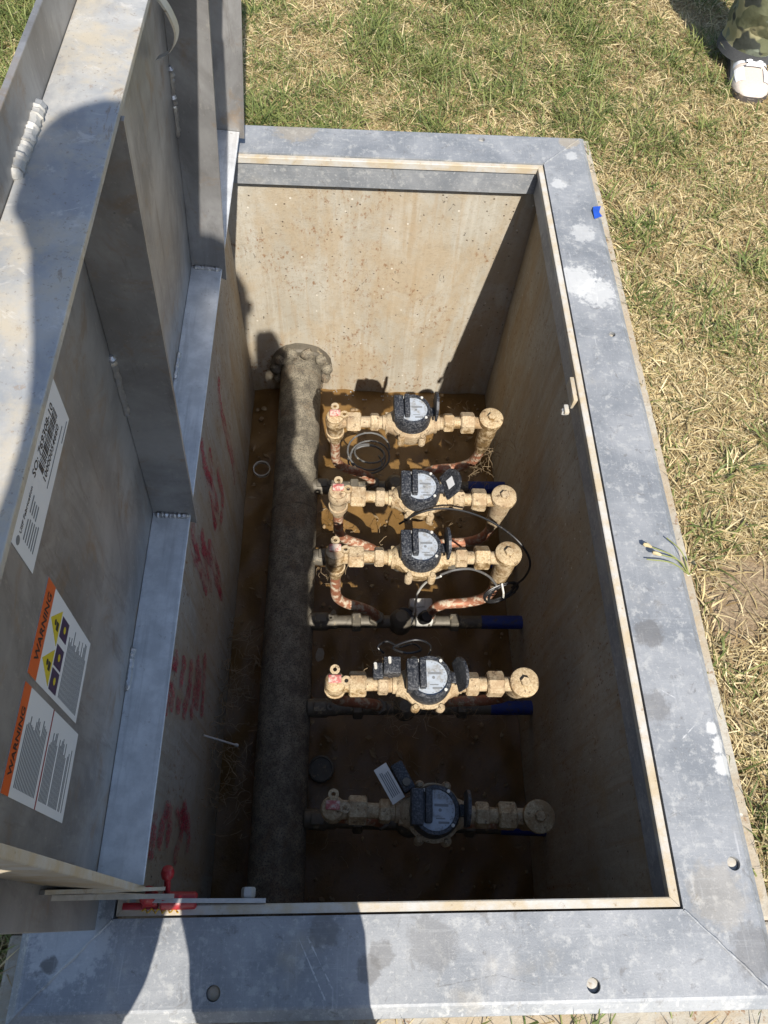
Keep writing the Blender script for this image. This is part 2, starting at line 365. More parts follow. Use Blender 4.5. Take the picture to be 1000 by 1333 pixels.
    def build(s, name, mat, parent=None, smooth=True, label=None, org=None):
        me = bpy.data.meshes.new(name)
        o0 = Vector(org) if org is not None else (root_of(parent) if parent else Vector((0, 0, 0)))
        me.from_pydata([Vector(p)-o0 for p in s.v], [], s.f); me.validate()
        return link(name, me, mat, parent, smooth, label)
ROOT = {}
def root_of(p): return ROOT.get(p.name, Vector((0, 0, 0)))
def link(name, me, mat, parent=None, smooth=True, label=None):
    bm = bmesh.new(); bm.from_mesh(me); bmesh.ops.recalc_face_normals(bm, faces=bm.faces[:]); bm.to_mesh(me); bm.free()
    if mat: me.materials.append(MAT[mat] if isinstance(mat, str) else mat)
    if smooth:
        me.polygons.foreach_set('use_smooth', [True]*len(me.polygons)); me.set_sharp_from_angle(angle=R(38))
    o = bpy.data.objects.new(name, me); COL.objects.link(o)
    if parent:
        o.parent = parent; ROOT[o.name] = root_of(parent)
    if label: o['label'] = label
    return o
def tag(o, label=None, cat=None, group=None, kind=None):
    for k, v in (('label', label), ('category', cat), ('group', group), ('kind', kind)):
        if v: o[k] = v
    return o
def thing(name, loc, label, cat, group=None):
    o = bpy.data.objects.new(name, None); COL.objects.link(o); o.location = loc; o.empty_display_size = .05
    ROOT[o.name] = Vector(loc); return tag(o, label, cat, group)
def solo(mb, name, mat, loc, label, cat, group=None, smooth=True):
    o = mb.build(name, mat, None, smooth, org=loc); o.location = loc; return tag(o, label, cat, group)
def copy_tree(o, parent=None):
    c = o.copy(); COL.objects.link(c); c.parent = parent
    for ch in o.children: copy_tree(ch, c)
    return c
def bez(pts, n=8):      # Catmull-Rom through points
    P = [Vector(p) for p in pts]; P = [P[0]*2-P[1]]+P+[P[-1]*2-P[-2]]; out = []
    for i in range(1, len(P)-2):
        for k in range(n):
            t = k/n; a, b, c, d = P[i-1:i+3]
            out.append(.5*((2*b)+(c-a)*t+(2*a-5*b+4*c-d)*t*t+(3*b-a-3*c+d)*t**3))
    return out+[P[-2]]
def rnoise(x, y, seed=0, sc=1.0):
    r = np.random.default_rng(seed); v = 0*x
    for k in range(9):
        a = r.uniform(0, 6.28); f = sc*r.uniform(.6, 2.6); v = v+np.sin((x*math.cos(a)+y*math.sin(a))*f*6.28+r.uniform(0, 6.28))
    return v/3.2

# ================================================================ GROUND
OUT = 0.165          # concrete collar beyond the opening
def ground():
    xs = [-60, -20, -8, -4, -2.5, -1.5, -.8, -.4, -OUT, W*.33, W*.66, W+OUT, 1.3, 1.6, 2, 2.5, 3.2, 5, 9, 20, 60]
    ys = [-60, -20, -8, -4, -2, -1, -.5, -OUT, .3, .8, 1.3, L+OUT, 2.3, 2.6, 3, 3.5, 4.3, 6, 10, 20, 60]
    vs = [(x, y, -.055) for y in ys for x in xs]; fs = []
    for j in range(len(ys)-1):
        for i in range(len(xs)-1):
            if xs[i] >= -OUT-1e-6 and xs[i+1] <= W+OUT+1e-6 and ys[j] >= -OUT-1e-6 and ys[j+1] <= L+OUT+1e-6: continue
            a = j*len(xs)+i; fs.append((a, a+1, a+len(xs)+1, a+len(xs)))
    g = MB().add(vs, fs).build('ground', 'lawn_soil', None, False); tag(g, kind='structure', label='dry soil under the lawn')
ground()

# ================================================================ VAULT
vault = thing('concrete_vault', (W/2, L/2, -D-.1), 'stained concrete meter vault sunk in the ground below the aluminium frame', 'vault')
RE = 0.019; ZT = -.031
def wallbox(lo, hi): return MB().box(lo, hi, bev=.006)
wallbox((-OUT, L+RE, -D-.1), (W+OUT, L+OUT, ZT)).build('wall', 'concrete', vault, False, label='sunlit end wall with brown rust streaks')
wallbox((-OUT, -OUT, -D-.1), (W+OUT, -RE, ZT)).build('wall', 'concrete', vault, False)
wall_left = wallbox((-OUT, -RE+.0002, -D-.1), (-RE, L+RE-.0002, ZT)).build('wall', 'concrete', vault, False, label='side wall with red spray paint marks')
wallbox((W+RE, -RE+.0002, -D-.1), (W+OUT, L+RE-.0002, ZT)).build('wall', 'concrete', vault, False, label='shaded side wall spattered with black specks')
MB().box((-RE+.0005, -RE+.0005, -D-.1), (W+RE-.0005, L+RE-.0005, -D-.03)).build('floor', 'concrete', vault)
def mud():
    nx, ny = 60, 110; X, Y = np.meshgrid(np.linspace(-RE+.001, W+RE-.001, nx), np.linspace(-RE+.001, L+RE-.001, ny))
    Z = -D+.010*rnoise(X, Y, 3, 1.2)+.006*rnoise(X, Y, 4, 4)-.004
    vs = list(zip(X.ravel(), Y.ravel(), Z.ravel())); fs = [(j*nx+i, j*nx+i+1, (j+1)*nx+i+1, (j+1)*nx+i) for j in range(ny-1) for i in range(nx-1)]
    o = MB().add(vs, fs).build('mud', 'mud'); tag(o, 'wet brown mud covering the vault floor', 'mud', kind='stuff')
mud()
# red paint marks on the left wall, as drawn strokes
strokes = [[(285, 490), (286, 520), (294, 560), (303, 600), (306, 630)], [(262, 572), (266, 600), (275, 640), (281, 690)],
           [(272, 585), (276, 612), (273, 640)], [(283, 610), (290, 650), (286, 690)], [(268, 610), (283, 660), (279, 685)],
           [(250, 680), (256, 715), (263, 750)], [(262, 690), (268, 725), (276, 770)], [(257, 700), (275, 735), (290, 780)], [(271, 705), (284, 745), (288, 775)], [(248, 705), (262, 740), (270, 772)],
           [(232, 850), (222, 890), (214, 930)], [(241, 855), (236, 890), (231, 930)], [(250, 858), (247, 895), (238, 934)], [(259, 852), (254, 900), (248, 936)], [(267, 850), (266, 890), (262, 936)], [(228, 865), (226, 900), (222, 925)], [(262, 870), (258, 905), (256, 925)],
           [(203, 1050), (200, 1085), (196, 1120)], [(220, 1045), (212, 1075), (206, 1105)], [(219, 1048), (222, 1075), (216, 1100)], [(240, 1045), (237, 1080), (226, 1125)], [(238, 1048), (246, 1080), (244, 1110)], [(228, 1062), (238, 1068), (245, 1072)]]
for k, st in enumerate(strokes):
    P = bez([onx(u, v, -RE+.0012+.00012*k) for u, v in st], 7); m = MB(); n = len(P); vs = []
    for i, p in enumerate(P):
        t = (P[min(i+1, n-1)]-P[max(i-1, 0)]).normalized(); w = Vector((0, -t.z, t.y))
        hw = random.uniform(.017, .027)*(1 if 0 < i < n-1 else .4); vs += [p-w*hw, p+w*hw]
    m.add(vs, [(2*i, 2*i+1, 2*i+3, 2*i+2) for i in range(n-1)]).build('paint_mark', 'red_paint', wall_left, False)

# ================================================================ HATCH FRAME
hf = thing('hatch_frame', (W/2, L/2, -.03), 'weathered aluminium hatch frame with mitred corners around the pit', 'hatch frame')
CORN = [(0, 0), (W, 0), (W, L), (0, L)]; DIA = [(-1, -1), (1, -1), (1, 1), (-1, 1)]
def frame_sweep(k, sec, gap=0.):
    a, b = k, (k+1) % 4; ca, cb, da, db = CORN[a], CORN[b], DIA[a], DIA[b]
    A = [Vector((ca[0]+da[0]*d, ca[1]+da[1]*d, z)) for d, z in sec]; B = [Vector((cb[0]+db[0]*d, cb[1]+db[1]*d, z)) for d, z in sec]
    t = (B[0]-A[0]).normalized()*gap; A = [p+t for p in A]; B = [p-t for p in B]; n = len(sec)
    return MB().add(A+B, [tuple(range(n)), tuple(range(2*n-1, n-1, -1))]+[(i, (i+1) % n, n+(i+1) % n, n+i) for i in range(n)])
SEC = [(0, 0), (.120, 0), (.124, -.0012), (.139, -.015), (.140, -.018), (.140, -.029), (0, -.029)]
HOLES = [(.749, -.102, .011), (1.015, .066, .011), (.165, -.101, .011), (.741, L+.10, .010), (1.005, 1.241, .008)]
def cut_holes(o, hs):
    cm = MB()
    for x, y, r in hs: cm.cyl((x, y, -.02), (x, y, .02), r, 20)
    c = cm.build('cutter', None, o); md = o.modifiers.new('b', 'BOOLEAN'); md.object = c; md.operation = 'DIFFERENCE'; md.solver = 'EXACT'
    dg = bpy.context.evaluated_depsgraph_get(); me = bpy.data.meshes.new_from_object(o.evaluated_get(dg))
    o.modifiers.clear(); o.data = me; bpy.data.objects.remove(c)
for k in range(4):
    sd = frame_sweep(k, SEC, .0006).build('frame_side', 'frame', hf, False)
    hs = [h for h in HOLES if (k == 0 and h[1] < 0) or (k == 1 and h[0] > W and 0 <= h[1] < L) or (k == 2 and h[1] > L)]
    if hs: cut_holes(sd, hs)
    frame_sweep(k, [(-.0035, -.003), (-.0035, -.022), (-.017, -.022), (-.018, -.004), (-.016, -.003)], .0004).build('gasket_rail', 'lip', hf, False)
    frame_sweep(k, [(-.004, -.0225), (-.004, -.094), (-.010, -.094), (-.010, -.0225)], .0003).build('inner_skirt', 'frame', hf, False)
for x, y, r in HOLES: MB().lathe([(r*.93, -.0195), (r*.93, -.0085), (r*.6, -.007), (0, -.0068)], (x, y, 0), n=16).build('anchor_plug', 'lip', hf)
def bead(a, b, r, n, flat=None, jit=.12):
    a, b = Vector(a), Vector(b); P = []; rs = []
    for i in range(n+1):
        t = i/n; P.append(a.lerp(b, t)+Vector([random.uniform(-1, 1)*r*.12 for _ in range(3)])); rs.append(r*(1.0 if i % 2 else .80)*random.uniform(1-jit, 1+jit)*(.5 if i in (0, n) else 1))
    return MB().tube(P, rs, 8)
for k in range(4):
    c, d = CORN[k], DIA[k]; P = []; n = 26
    for i in range(n+1):
        t = .001+.137*i/n; j = .0004*math.sin(i*.9+k)*min(1, i/8); z = 0 if t < .121 else -(t-.121)*.85
        P.append((c[0]+d[0]*t+j, c[1]+d[1]*t-j*d[0]*d[1], z-.0005))
    MB().tube(P, [random.uniform(.0018, .0034) for _ in P], 7).build('weld_bead', 'frame', hf)
# latch keeper on the right inner rim
MB().box((.885, 1.045, -.045), (.896, 1.115, -.012), bev=.002).box((.872, 1.035, -.058), (.884, 1.06, -.046), bev=.003).build('latch_keeper', 'lip', hf)
MB().hexa((.868, 1.047, -.06), (.884, 1.047, -.06), .009).build('latch_bolt', 'steel', hf)

# ================================================================ HATCH DOOR (open, standing on the left)
LA = R(5); LU = Vector((math.sin(LA), 0, math.cos(LA))); LN = Vector((math.cos(LA), 0, -math.sin(LA))); LO = Vector((-.0232, 0, 0))
def LP(y, s, o): return LO+LU*s+LN*o+Vector((0, y, 0))
def lb(y0, y1, s0, s1, o0, o1, bev=0, m=None): return (m or MB()).box((y0, s0, o0), (y1, s1, o1), lambda p: LP(p[0], p[1], p[2]), bev)
def leafpx(u, v, off):
    d = Vector(ray(u, v)); c = Vector(CAM); t = ((LO+LN*off-c).dot(LN))/d.dot(LN); p = c+d*t; return p
door = thing('hatch_door', LP(.94, 0, 0), 'open aluminium hatch door standing upright with two welded stiffener ribs and stickers', 'hatch door')
YN, YF, SB, ST = .033, 1.90, .064, .892
plate = lb(-.015, 1.945, .006, .945, -.0065, 0, .0012).build('door_plate', 'door', door, False)
def tread():
    m = MB()
    for i in range(58):
        for j in range(28):
            y = .0+i*.0335; s = .02+j*.0335; a = R(45 if (i+j) % 2 else -45); dy, ds = math.cos(a), math.sin(a)
            m.add([LP(y-dy*.012, s-ds*.012, -.0064), LP(y-ds*.004, s+dy*.004, -.0064), LP(y+dy*.012, s+ds*.012, -.0064), LP(y+ds*.004, s-dy*.004, -.0064), LP(y, s, -.0085)], [(0, 1, 4), (1, 2, 4), (2, 3, 4), (3, 0, 4)])
    o = m.build('tread_pattern', 'door', plate, False); o['kind'] = 'stuff'
tread()
lb(YN, YF, ST-.009, ST, .0005, .073, .0012).build('top_flange', 'band', door, False)
lb(YN+.011, YF-.011, SB-.007, SB, .0005, .072, .0012).build('bottom_flange', 'flange', door, False, label='pale hinge-side flange with blue sky reflection put into its colour')
lb(YN, YN+.010, SB-.02, ST-.0095, .0005, .0735, .0012).build('end_flange', 'lip', door, False)
lb(YF-.010, YF, SB-.02, ST-.0095, .0005, .085, .0012).build('end_flange', 'door', door, False)
for yr in (.690, 1.362):
    poly = [(SB-.001, .001), (.030, .081), (ST-.010, .076), (ST-.010, .001)]
    m = MB().prism([LP(yr, s, o) for s, o in poly], (0, .008, 0)); rb = m.build('rib', 'door', door, False)
    s0 = .385 if yr < 1 else .40
    bead(LP(yr-.002, s0, .002), LP(yr-.002, s0+.14, .002), .0068, 26).build('weld_bead', 'weld', rb)
    bead(LP(yr+.004-.008, SB+.002, .006), LP(yr-.004, SB+.001, .070), .0062, 16).build('weld_bead', 'weld', rb)
for y0, y1 in ((1.02, 1.095), (.342, .419)): bead(LP(y0, SB+.002, .003), LP(y1, SB+.002, .003), .0065, 16).build('weld_bead', 'weld', door)
bead(LP(.575, ST+.003, .002), LP(.685, ST+.003, .002), .0075, 40, jit=.10).build('weld_bead', 'band', door)
# hinge
for i in range(24): MB().cyl((-.034, .03+i*.079, .006), (-.034, .03+i*.079+.074, .006), .0065, 10).build('hinge_knuckle', 'steel', door)
# strap handle
def strap():
    P = bez([leafpx(u, v, o) for u, v, o in ((176, -30, .02), (205, -4, .045), (222, 22, .055), (229, 45, .05), (222, 66, .035), (204, 76, .012))], 8); vs = []
    for p in P: vs += [p+Vector((0, -.014, .004)), p+Vector((0, .014, -.004)), p+Vector((.003, .014, -.002)), p+Vector((.003, -.014, .006))]
    n = len(P); return MB().add(vs, [(4*i+k, 4*i+(k+1) % 4, 4*i+4+(k+1) % 4, 4*i+4+k) for i in range(n-1) for k in range(4)]+[(0, 1, 2, 3), (4*n-4, 4*n-3, 4*n-2, 4*n-1)])
strap().build('strap_handle', 'white_plastic', door, label='off-white curved strap handle')

# stickers with print
def text_part(txt, size, y, s, off, mat, parent, bold=0.0, sx=1.0):
    cu = bpy.data.curves.new('lettering', 'FONT'); cu.body = txt; cu.size = size; cu.offset = bold; cu.extrude = 0; cu.resolution_u = 2; cu.fill_mode = 'FRONT'
    o = bpy.data.objects.new('tmp', cu); COL.objects.link(o); dg = bpy.context.evaluated_depsgraph_get()
    me = bpy.data.meshes.new_from_object(o.evaluated_get(dg)); bpy.data.objects.remove(o)
    r0 = root_of(parent)
    for v in me.vertices: v.co = LP(y+v.co.x*sx, s+v.co.y, off)-r0
    me.materials.clear(); return link('lettering', me, mat, parent, False)
def rects(lst, name, mat, parent, off):
    m = MB()
    for y0, y1, s0, s1 in lst: lb(y0, y1, s0, s1, off-.0002, off, 0, m)
    return m.build(name, mat, parent, False)
T0 = .0006
s1 = lb(.311, .508, .622, .697, .0002, T0).build('identification_sticker', 'sticker_white', door, False, 'white identification sticker with barcode')
text_part('SO: 769308-10', .0150, .392, .679, T0+.0003, 'ink', s1, .0002)
bars = []; y = .408
while y < .485:
    w = random.choice((.0007, .0012, .0020)); bars.append((y, y+w, .660, .677)); y += w+random.choice((.0007, .0012, .0018))
rects(bars, 'barcode', 'ink', s1, T0+.0003)
text_part('10000054660', .0135, .404, .648, T0+.0003, 'ink', s1, .0002)
text_part('USF Fabrication', .0085, .328, .678, T0+.0003, 'ink', s1, .0001)
MB().lathe([(.005, 0), (.005, .0003)], LP(.320, .682, T0), LN, 16).build('round_logo', 'ink_grey', s1, False)
rects([(.327, .327+random.uniform(.022, .032), .668-.0066*i, .6705-.0066*i) for i in range(6)]+[(.358, .358+random.uniform(.012, .02), .668-.0066*i, .6705-.0066*i) for i in range(4)]+[(.404, .486, .638, .640), (.470, .500, .627, .629)], 'small_print', 'ink_grey', s1, T0+.0003)
s2 = lb(.222, .330, .345, .572, .0002, T0).build('warning_sticker', 'sticker_white', door, False, 'warning sticker with yellow triangles and purple squares')
rects([(.222, .330, .540, .572)], 'orange_header', 'sticker_orange', s2, T0+.0003)
text_part('WARNING', .0205, .240, .5485, T0+.0006, 'ink', s2, .0004, .78)
tri = lambda y, s, r: [LP(y-r, s-r*.8, T0), LP(y+r, s-r*.8, T0), LP(y, s+r*1.0, T0)]
for yc in (.250, .297):
    MB().prism(tri(yc, .513, .0215), LN*.0003).build('yellow_triangle', 'sticker_yellow', s2, False)
    m = MB().lathe([(.0038, 0), (.0038, .0002)], LP(yc+.001, .515, T0+.0003), LN, 10); lb(yc-.006, yc+.004, .501, .510, T0+.0003, T0+.0005, 0, m); m.build('pictogram', 'ink', s2, False)
for yc in (.240, .268, .302):
    rects([(yc-.0125, yc+.0125, .459, .491)], 'purple_square', 'sticker_purple', s2, T0+.0003)
    MB().lathe([(.0045, 0), (.0045, .0003)], LP(yc, .475, T0+.0004), LN, 10).build('pictogram', 'sticker_yellow', s2, False)
def lines(y0, y1, s0, s1, pitch=.0052, h=.0027):
    out = []; s = s1
    while s > s0:
        if random.random() > .08: out.append((y0, y0+(y1-y0)*random.uniform(.72, 1), s-h, s))
        s -= pitch
    return out
rects(lines(.229, .322, .358, .448), 'small_print', 'ink_grey', s2, T0+.0003)
s3 = lb(.104, .213, .322, .572, .0002, T0).build('warning_sticker', 'sticker_white', door, False, 'warning sticker with two columns of small print')
rects([(.104, .213, .548, .572)], 'orange_header', 'sticker_orange', s3, T0+.0003)
text_part('WARNING', .0165, .122, .5535, T0+.0006, 'ink', s3, .0003, .85)
rects([(.104, .213, .4495, .4530)], 'red_rule', 'sticker_red', s3, T0+.0003)
rects(lines(.114, .197, .462, .538), 'small_print', 'ink_grey', s3, T0+.0003); rects(lines(.114, .197, .336, .444), 'small_print', 'ink_grey', s3, T0+.0003)

# ================================================================ HOLD-OPEN ARM
arm = thing('hold_open_arm', (.21, .03, 0), 'steel hold-open arm with red vinyl grip at the pit corner', 'hatch arm')
def flatbar(a, b, w, t, name, mat, par):
    a, b = Vector(a), Vector(b); d = (b-a).normalized(); u = Vector((0, 1, 0)); n = d.cross(u).normalized(); u = n.cross(d)
    vs = [p+u*sy*t/2+n*sz*w/2 for p in (a, b) for sy, sz in ((-1, -1), (1, -1), (1, 1), (-1, 1))]
    return MB().add(vs, [(0, 1, 2, 3), (7, 6, 5, 4)]+[(i, (i+1) % 4, 4+(i+1) % 4, 4+i) for i in range(4)]).build(name, mat, par, False)
flatbar((.235, .022, -.012), (.055, .024, .006), .030, .0065, 'fixed_bar', 'steel', arm)
flatbar((.080, .030, .016), (-.012, .0215, .30), .032, .0065, 'swing_bar', 'steel', arm)
flatbar((.068, .040, .03), (.000, .0255, .36), .030, .005, 'swing_bar', 'lip', arm)
MB().hexa((.207, .026, -.008), (.207, .042, -.008), .0115).build('pivot_nut', 'steel', arm)
MB().cyl((.128, .024, .0), (.072, .024, .006), .0125, 16, .0135, .003).build('red_grip', 'red_vinyl', arm)
MB().lathe([(.013, 0), (.0145, .008), (.012, .02), (.006, .026), (0, .027)], (.054, .028, .006), (0, .3, 1), 16).cyl((.066, .026, .002), (.045, .026, .006), .011, 12).build('red_cap', 'red_vinyl', arm)
MB().box((.012, .012, -.003), (.068, .022, .001), bev=.0015).build('red_tongue', 'red_vinyl', arm)
MB().lathe([(.005, 0), (.005, .022), (.009, .026), (.0105, .034), (.008, .041), (0, .043)], (.083, .036, .018), (.05, .75, .6), 14).build('release_knob', 'red_vinyl', arm)
MB().tube([(.045+i*.0035, .010+.0035*math.sin(i*1.9), .004+.0035*math.cos(i*1.9)) for i in range(17)], .0014, 6).build('yellow_spring', 'yellow_plastic', arm)

# ================================================================ WATER MAIN
px_, pz_, pr_ = .181, -.918, .078
mainp = thing('water_main_pipe', (px_, .9, -D), 'thick mottled cast iron pipe running along the pit floor into the end wall', 'pipe')
P = [(px_, -RE+.002+i*(L+2*RE-.004)/40, pz_) for i in range(41)]
MB().tube(P, [pr_*(1+.0012*math.sin(i*1.7)) for i in range(41)], 40).build('pipe_barrel', 'iron', mainp)
for yb in (.62, 1.235): MB().tube([(px_, yb, pz_), (px_, yb+.012, pz_)], pr_+.0014, 32).build('joint_band', 'iron', mainp)
yc = L+RE
MB().lathe([(pr_+.002, -.034), (pr_+.030, -.036), (pr_+.038, -.03), (pr_+.040, 0)], (px_, yc, pz_), (0, 1, 0), 40, jit=.012).build('seal_collar', 'dark_brass', mainp)
for i in range(11):
    a = 2*math.pi*(i+.3)/11; c = Vector((px_+math.cos(a)*(pr_+.022), yc-.036, pz_+math.sin(a)*(pr_+.022)))
    r = random.uniform(.019, .027); MB().lathe([(0, -.020), (r*.55, -.018), (r*.9, -.008), (r, .002), (r*.8, .014), (r*.5, .022)], c, (random.uniform(-.5, .5), 1, random.uniform(-.5, .5)), 11, jit=.20).build('seal_segment', 'iron', mainp)

# ================================================================ METER SETTERS (local coords, origin on meter axis)
def make_setter():
    t = thing('meter_setter', (0, 0, 0), 'x', 'meter setter', 'bronze and copper meter setters')
    A = Vector
    v = MB().lathe([(0, -.034), (.018, -.033), (.029, -.018), (.031, .0), (.030, .018), (.026, .026), (0, .026)], (-.245, 0, 0), (0, 0, 1), 20)
    v.lathe([(.027, 0), (.027, .012), (.023, .014), (.021, .05)], (-.245, 0, 0), (1, 0, 0), 16)
    v.lathe([(.026, 0), (.026, .04), (.030, .041), (.030, .058), (.022, .066), (.019, .10)], (-.245, 0, -.02), (0, 0, -1), 16)
    vb = v.build('angle_valve', 'bronze', t)
    MB().lathe([(.0265, .0262), (.0265, .032), (.022, .035), (0, .035)], (-.245, 0, 0), n=18).build('valve_cap', 'bronze', t)
    MB().box((-.262, -.004, .0352), (-.228, .017, .046), bev=.002).build('valve_key', 'red_valve_paint', t)
    for cx, cy in ((-.245, .031), (-.215, .002)):
        MB().ring((cx, cy, .037), (0, 0, 1), .0055, .013, .005, 16).box((cx-.007 if cy > .02 else -.236, cy-.022 if cy > .02 else cy-.008, .0371), (cx+.007 if cy > .02 else cx-.010, cy-.008 if cy > .02 else cy+.008, .0418)).build('lock_wing', 'bronze', vb)
    MB().hexa((-.208, 0, 0), (-.162, 0, 0), .034).build('union_nut', 'bronze', t)
    MB().cyl((-.165, 0, 0), (-.10, 0, 0), .0185).build('tail_piece', 'bronze', t)
    MB().hexa((-.132, 0, 0), (-.104, 0, 0), .029, .3).build('coupling_nut', 'bronze', t)
    MB().hexa((.104, 0, 0), (.138, 0, 0), .031, .2).build('coupling_nut', 'bronze', t)
    MB().cyl((.10, 0, 0), (.24, 0, 0), .0195).build('tail_piece', 'bronze', t)
    MB().hexa((.160, 0, 0), (.205, 0, 0), .035, .4).build('union_nut', 'bronze', t)
    MB().lathe([(.030, .012), (.031, -.02), (.030, -.06), (.027, -.10), (.026, -.14), (.021, -.155), (.019, -.18)], (.257, 0, 0), n=20).build('check_valve_housing', 'bronze', t)
    cp = MB().lathe([(.031, .0125), (.0385, .014), (.0395, .022), (.0385, .031), (.034, .034), (0, .0345)], (.257, 0, 0), n=28).build('housing_cap', 'bronze', t)
    MB().hexa((.257, 0, .0346), (.257, 0, .046), .0135, .3).build('cap_boss', 'bronze', cp)
    MB().tube(bez([(-.245, 0, -.10), (-.245, 0, -.17), (-.242, 0, -.27), (-.215, 0, -.325), (-.16, 0, -.365), (-.118, 0, -.41), (-.105, 0, -.486)], 5), .0165, 14).build('copper_bend', 'copper', t)
    MB().tube(bez([(.257, 0, -.16), (.255, 0, -.23), (.235, 0, -.285), (.19, 0, -.318), (.13, 0, -.33), (.095, 0, -.352), (.078, 0, -.40), (.075, 0, -.486)], 5), .0165, 14).build('copper_bend', 'copper', t)
    MB().cyl((-.33, 0, -.486), (.27, 0, -.486), .0225).build('bypass_pipe', 'dark_brass', t)
    MB().cyl((.262, 0, -.486), (.405, 0, -.486), .0235).build('service_tube', 'blue_pipe', t)
    b = MB().lathe([(.024, -.34), (.029, -.335), (.031, -.31), (.031, -.275), (.026, -.268), (.026, -.24)], (0, 0, -.486), (1, 0, 0), 18)
    bv = b.build('ball_valve', 'dark_brass', t)
    MB().box((-.316, -.016, -.458), (-.276, .016, -.448), bev=.003).ring((-.262, 0, -.456), (0, 0, 1), .005, .012, .006, 14).build('valve_lever', 'dark_brass', bv)
    MB().hexa((-.19, 0, -.486), (-.158, 0, -.486), .036).build('union_nut', 'dark_brass', t)
    MB().hexa((.15, 0, -.486), (.182, 0, -.486), .034).build('union_nut', 'dark_brass', t)
    for x in (-.105, .075): MB().hexa((x, 0, -.441), (x, 0, -.468), .027).build('riser_nut', 'dark_brass', t)
    m = MB().lathe([(0, -.05), (.03, -.048), (.04, -.03), (.042, 0), (.036, .03), (.02, .045), (0, .046)], (-.02, 0, -.481), (0, 0, 1), 18, jit=.02)
    m.build('bypass_valve', 'dark_brass', t); return t
def make_meter():
    t = thing('water_meter', (0, 0, 0), 'x', 'water meter', 'water meters in a row across the pit')
    b = MB().lathe([(0, -.062), (.035, -.061), (.055, -.05), (.063, -.025), (.064, .0), (.069, .003), (.069, .014), (.056, .018), (0, .018)], n=30)
    for sx in (-1, 1): b.lathe([(.048, .02), (.043, .05), (.031, .075), (.025, .082), (.025, .092), (.021, .094), (.021, .108)], (0, 0, -.004), (sx, 0, 0), 18)
    for sx in (-1, 1): b.box((sx*.078-.006, -.03, -.020), (sx*.078+.006, .03, .014), bev=.003)
    bd = b.build('meter_body', 'bronze', t)
    for a in (-62, -118, 62, 118):
        x, y = .071*math.cos(R(a)), .071*math.sin(R(a))
        MB().lathe([(.007, -.034), (.0115, -.03), (.012, .006), (.009, .010)], (x, y, 0), n=12).hexa((x, y, .0095), (x, y, .019), .0078).build('bolt_boss', 'bronze', bd)
    rg = MB().lathe([(.055, .0185), (.0605, .022), (.0605, .050), (.058, .066), (.055, .074), (.047, .0745), (.0465, .067), (0, .0665)], n=36).build('register_housing', 'black_plastic', t)
    dl = MB().lathe([(0, .0668), (.0462, .0668), (.0462, .0688), (0, .069)], n=30).build('dial', 'dial_white', t)
    m = MB().box((-.004, .008, .0691), (.030, .014, .0694)).box((.006, -.030, .0691), (.032, -.025, .0694)).box((.0, -.020, .0691), (.022, -.0175, .0694))
    for i in range(14):
        a = R(-80+i*12.3); c = Vector((.040*math.cos(a), .040*math.sin(a), .0691)); m.lathe([(.0013, 0), (.0013, .0003)], c, n=6)
    m.lathe([(.004, 0), (.004, .0004)], (.010, 0, .0691), n=12); m.build('dial_print', 'ink_grey', dl, False)
    m = MB().box((-.060, -.036, .045), (-.030, .046, .086), bev=.004).box((-.027, -.030, .060), (-.010, .048, .090), bev=.003); m.build('hinge_block', 'black_plastic', t)
    for a in (55, -40, 125): MB().lathe([(.0042, 0), (.0042, .003), (0, .0036)], (.0515*math.cos(R(a)), .0515*math.sin(R(a)), .0744), n=10).build('lid_screw', 'white_plastic', rg)
    return t
def lid_mesh(par, tilt, yaw=0, sticker=False):
    # open register lid, a thick half-round plate hinged beside the register
    pts = [(.0, -.036, 0), (.0, .042, 0)]+[(.0, .003+.042*math.cos(R(a)), .034+.042*math.sin(R(a))) for a in range(10, 180, 17)]
    M4 = Matrix.Translation((.068, 0, .058)) @ Matrix.Rotation(yaw, 4, 'Z') @ Matrix.Rotation(tilt, 4, 'Y')
    o = MB().prism([M4 @ Vector(p) for p in pts], (M4.to_3x3() @ Vector((.0075, 0, 0)))).box((.058, -.012, .050), (.070, .016, .062), bev=.002)
    l = o.build('register_lid', 'black_plastic', par, False, org=(0, 0, 0))
    if sticker:
        MB().prism([M4 @ Vector(p) for p in ((-.0006, -.014, .022), (-.0006, .016, .022), (-.0006, .016, .050), (-.0006, -.014, .050))], (M4.to_3x3() @ Vector((-.0004, 0, 0)))).build('lid_sticker', 'sticker_white', l, False, org=(0, 0, 0))
    return l
setter0, meter0 = make_setter(), make_meter()
SPOTS = [  # x, y, z, yaw, roll-ish, setter label, meter label, lid tilt, yaw, sticker
 (.550, 1.292, -.450, .010, .095, 'meter setter closest to the concrete end wall, roots hanging from its capped riser', 'water meter nearest the concrete end wall with its lid upright', 0.0, .0, False),
 (.563, 1.030, -.450, -.020, .05, 'meter setter holding the meter with the tilted lid, second from the end wall', 'water meter with its lid tilted and a white sticker inside it', .55, .25, True),
 (.558, .846, -.450, .0, -.035, 'meter setter with the black cable coil hung on its riser', 'water meter with a black cable looping to a coil beside it', 0.0, .05, False),
 (.563, .500, -.450, .0, .12, 'meter setter whose bright red capped valve stands in sun beside the big pipe', 'sunlit water meter with two small black boxes beside it', .22, .18, False),
 (.563, .203, -.450, -.045, .06, 'dark shaded meter setter closest to the hold-open arm', 'dark shaded water meter with a white paper tag leaning on it', 0.0, -.03, False)]
ZS = []
for i, (x, y, z, yaw, tx, ls, lm, tl, ly, stk) in enumerate(SPOTS):
    s = setter0 if i == 0 else copy_tree(setter0); m = meter0 if i == 0 else copy_tree(meter0)
    s['label'] = ls; m['label'] = lm; ZS.append((s, m, tl, ly, stk))
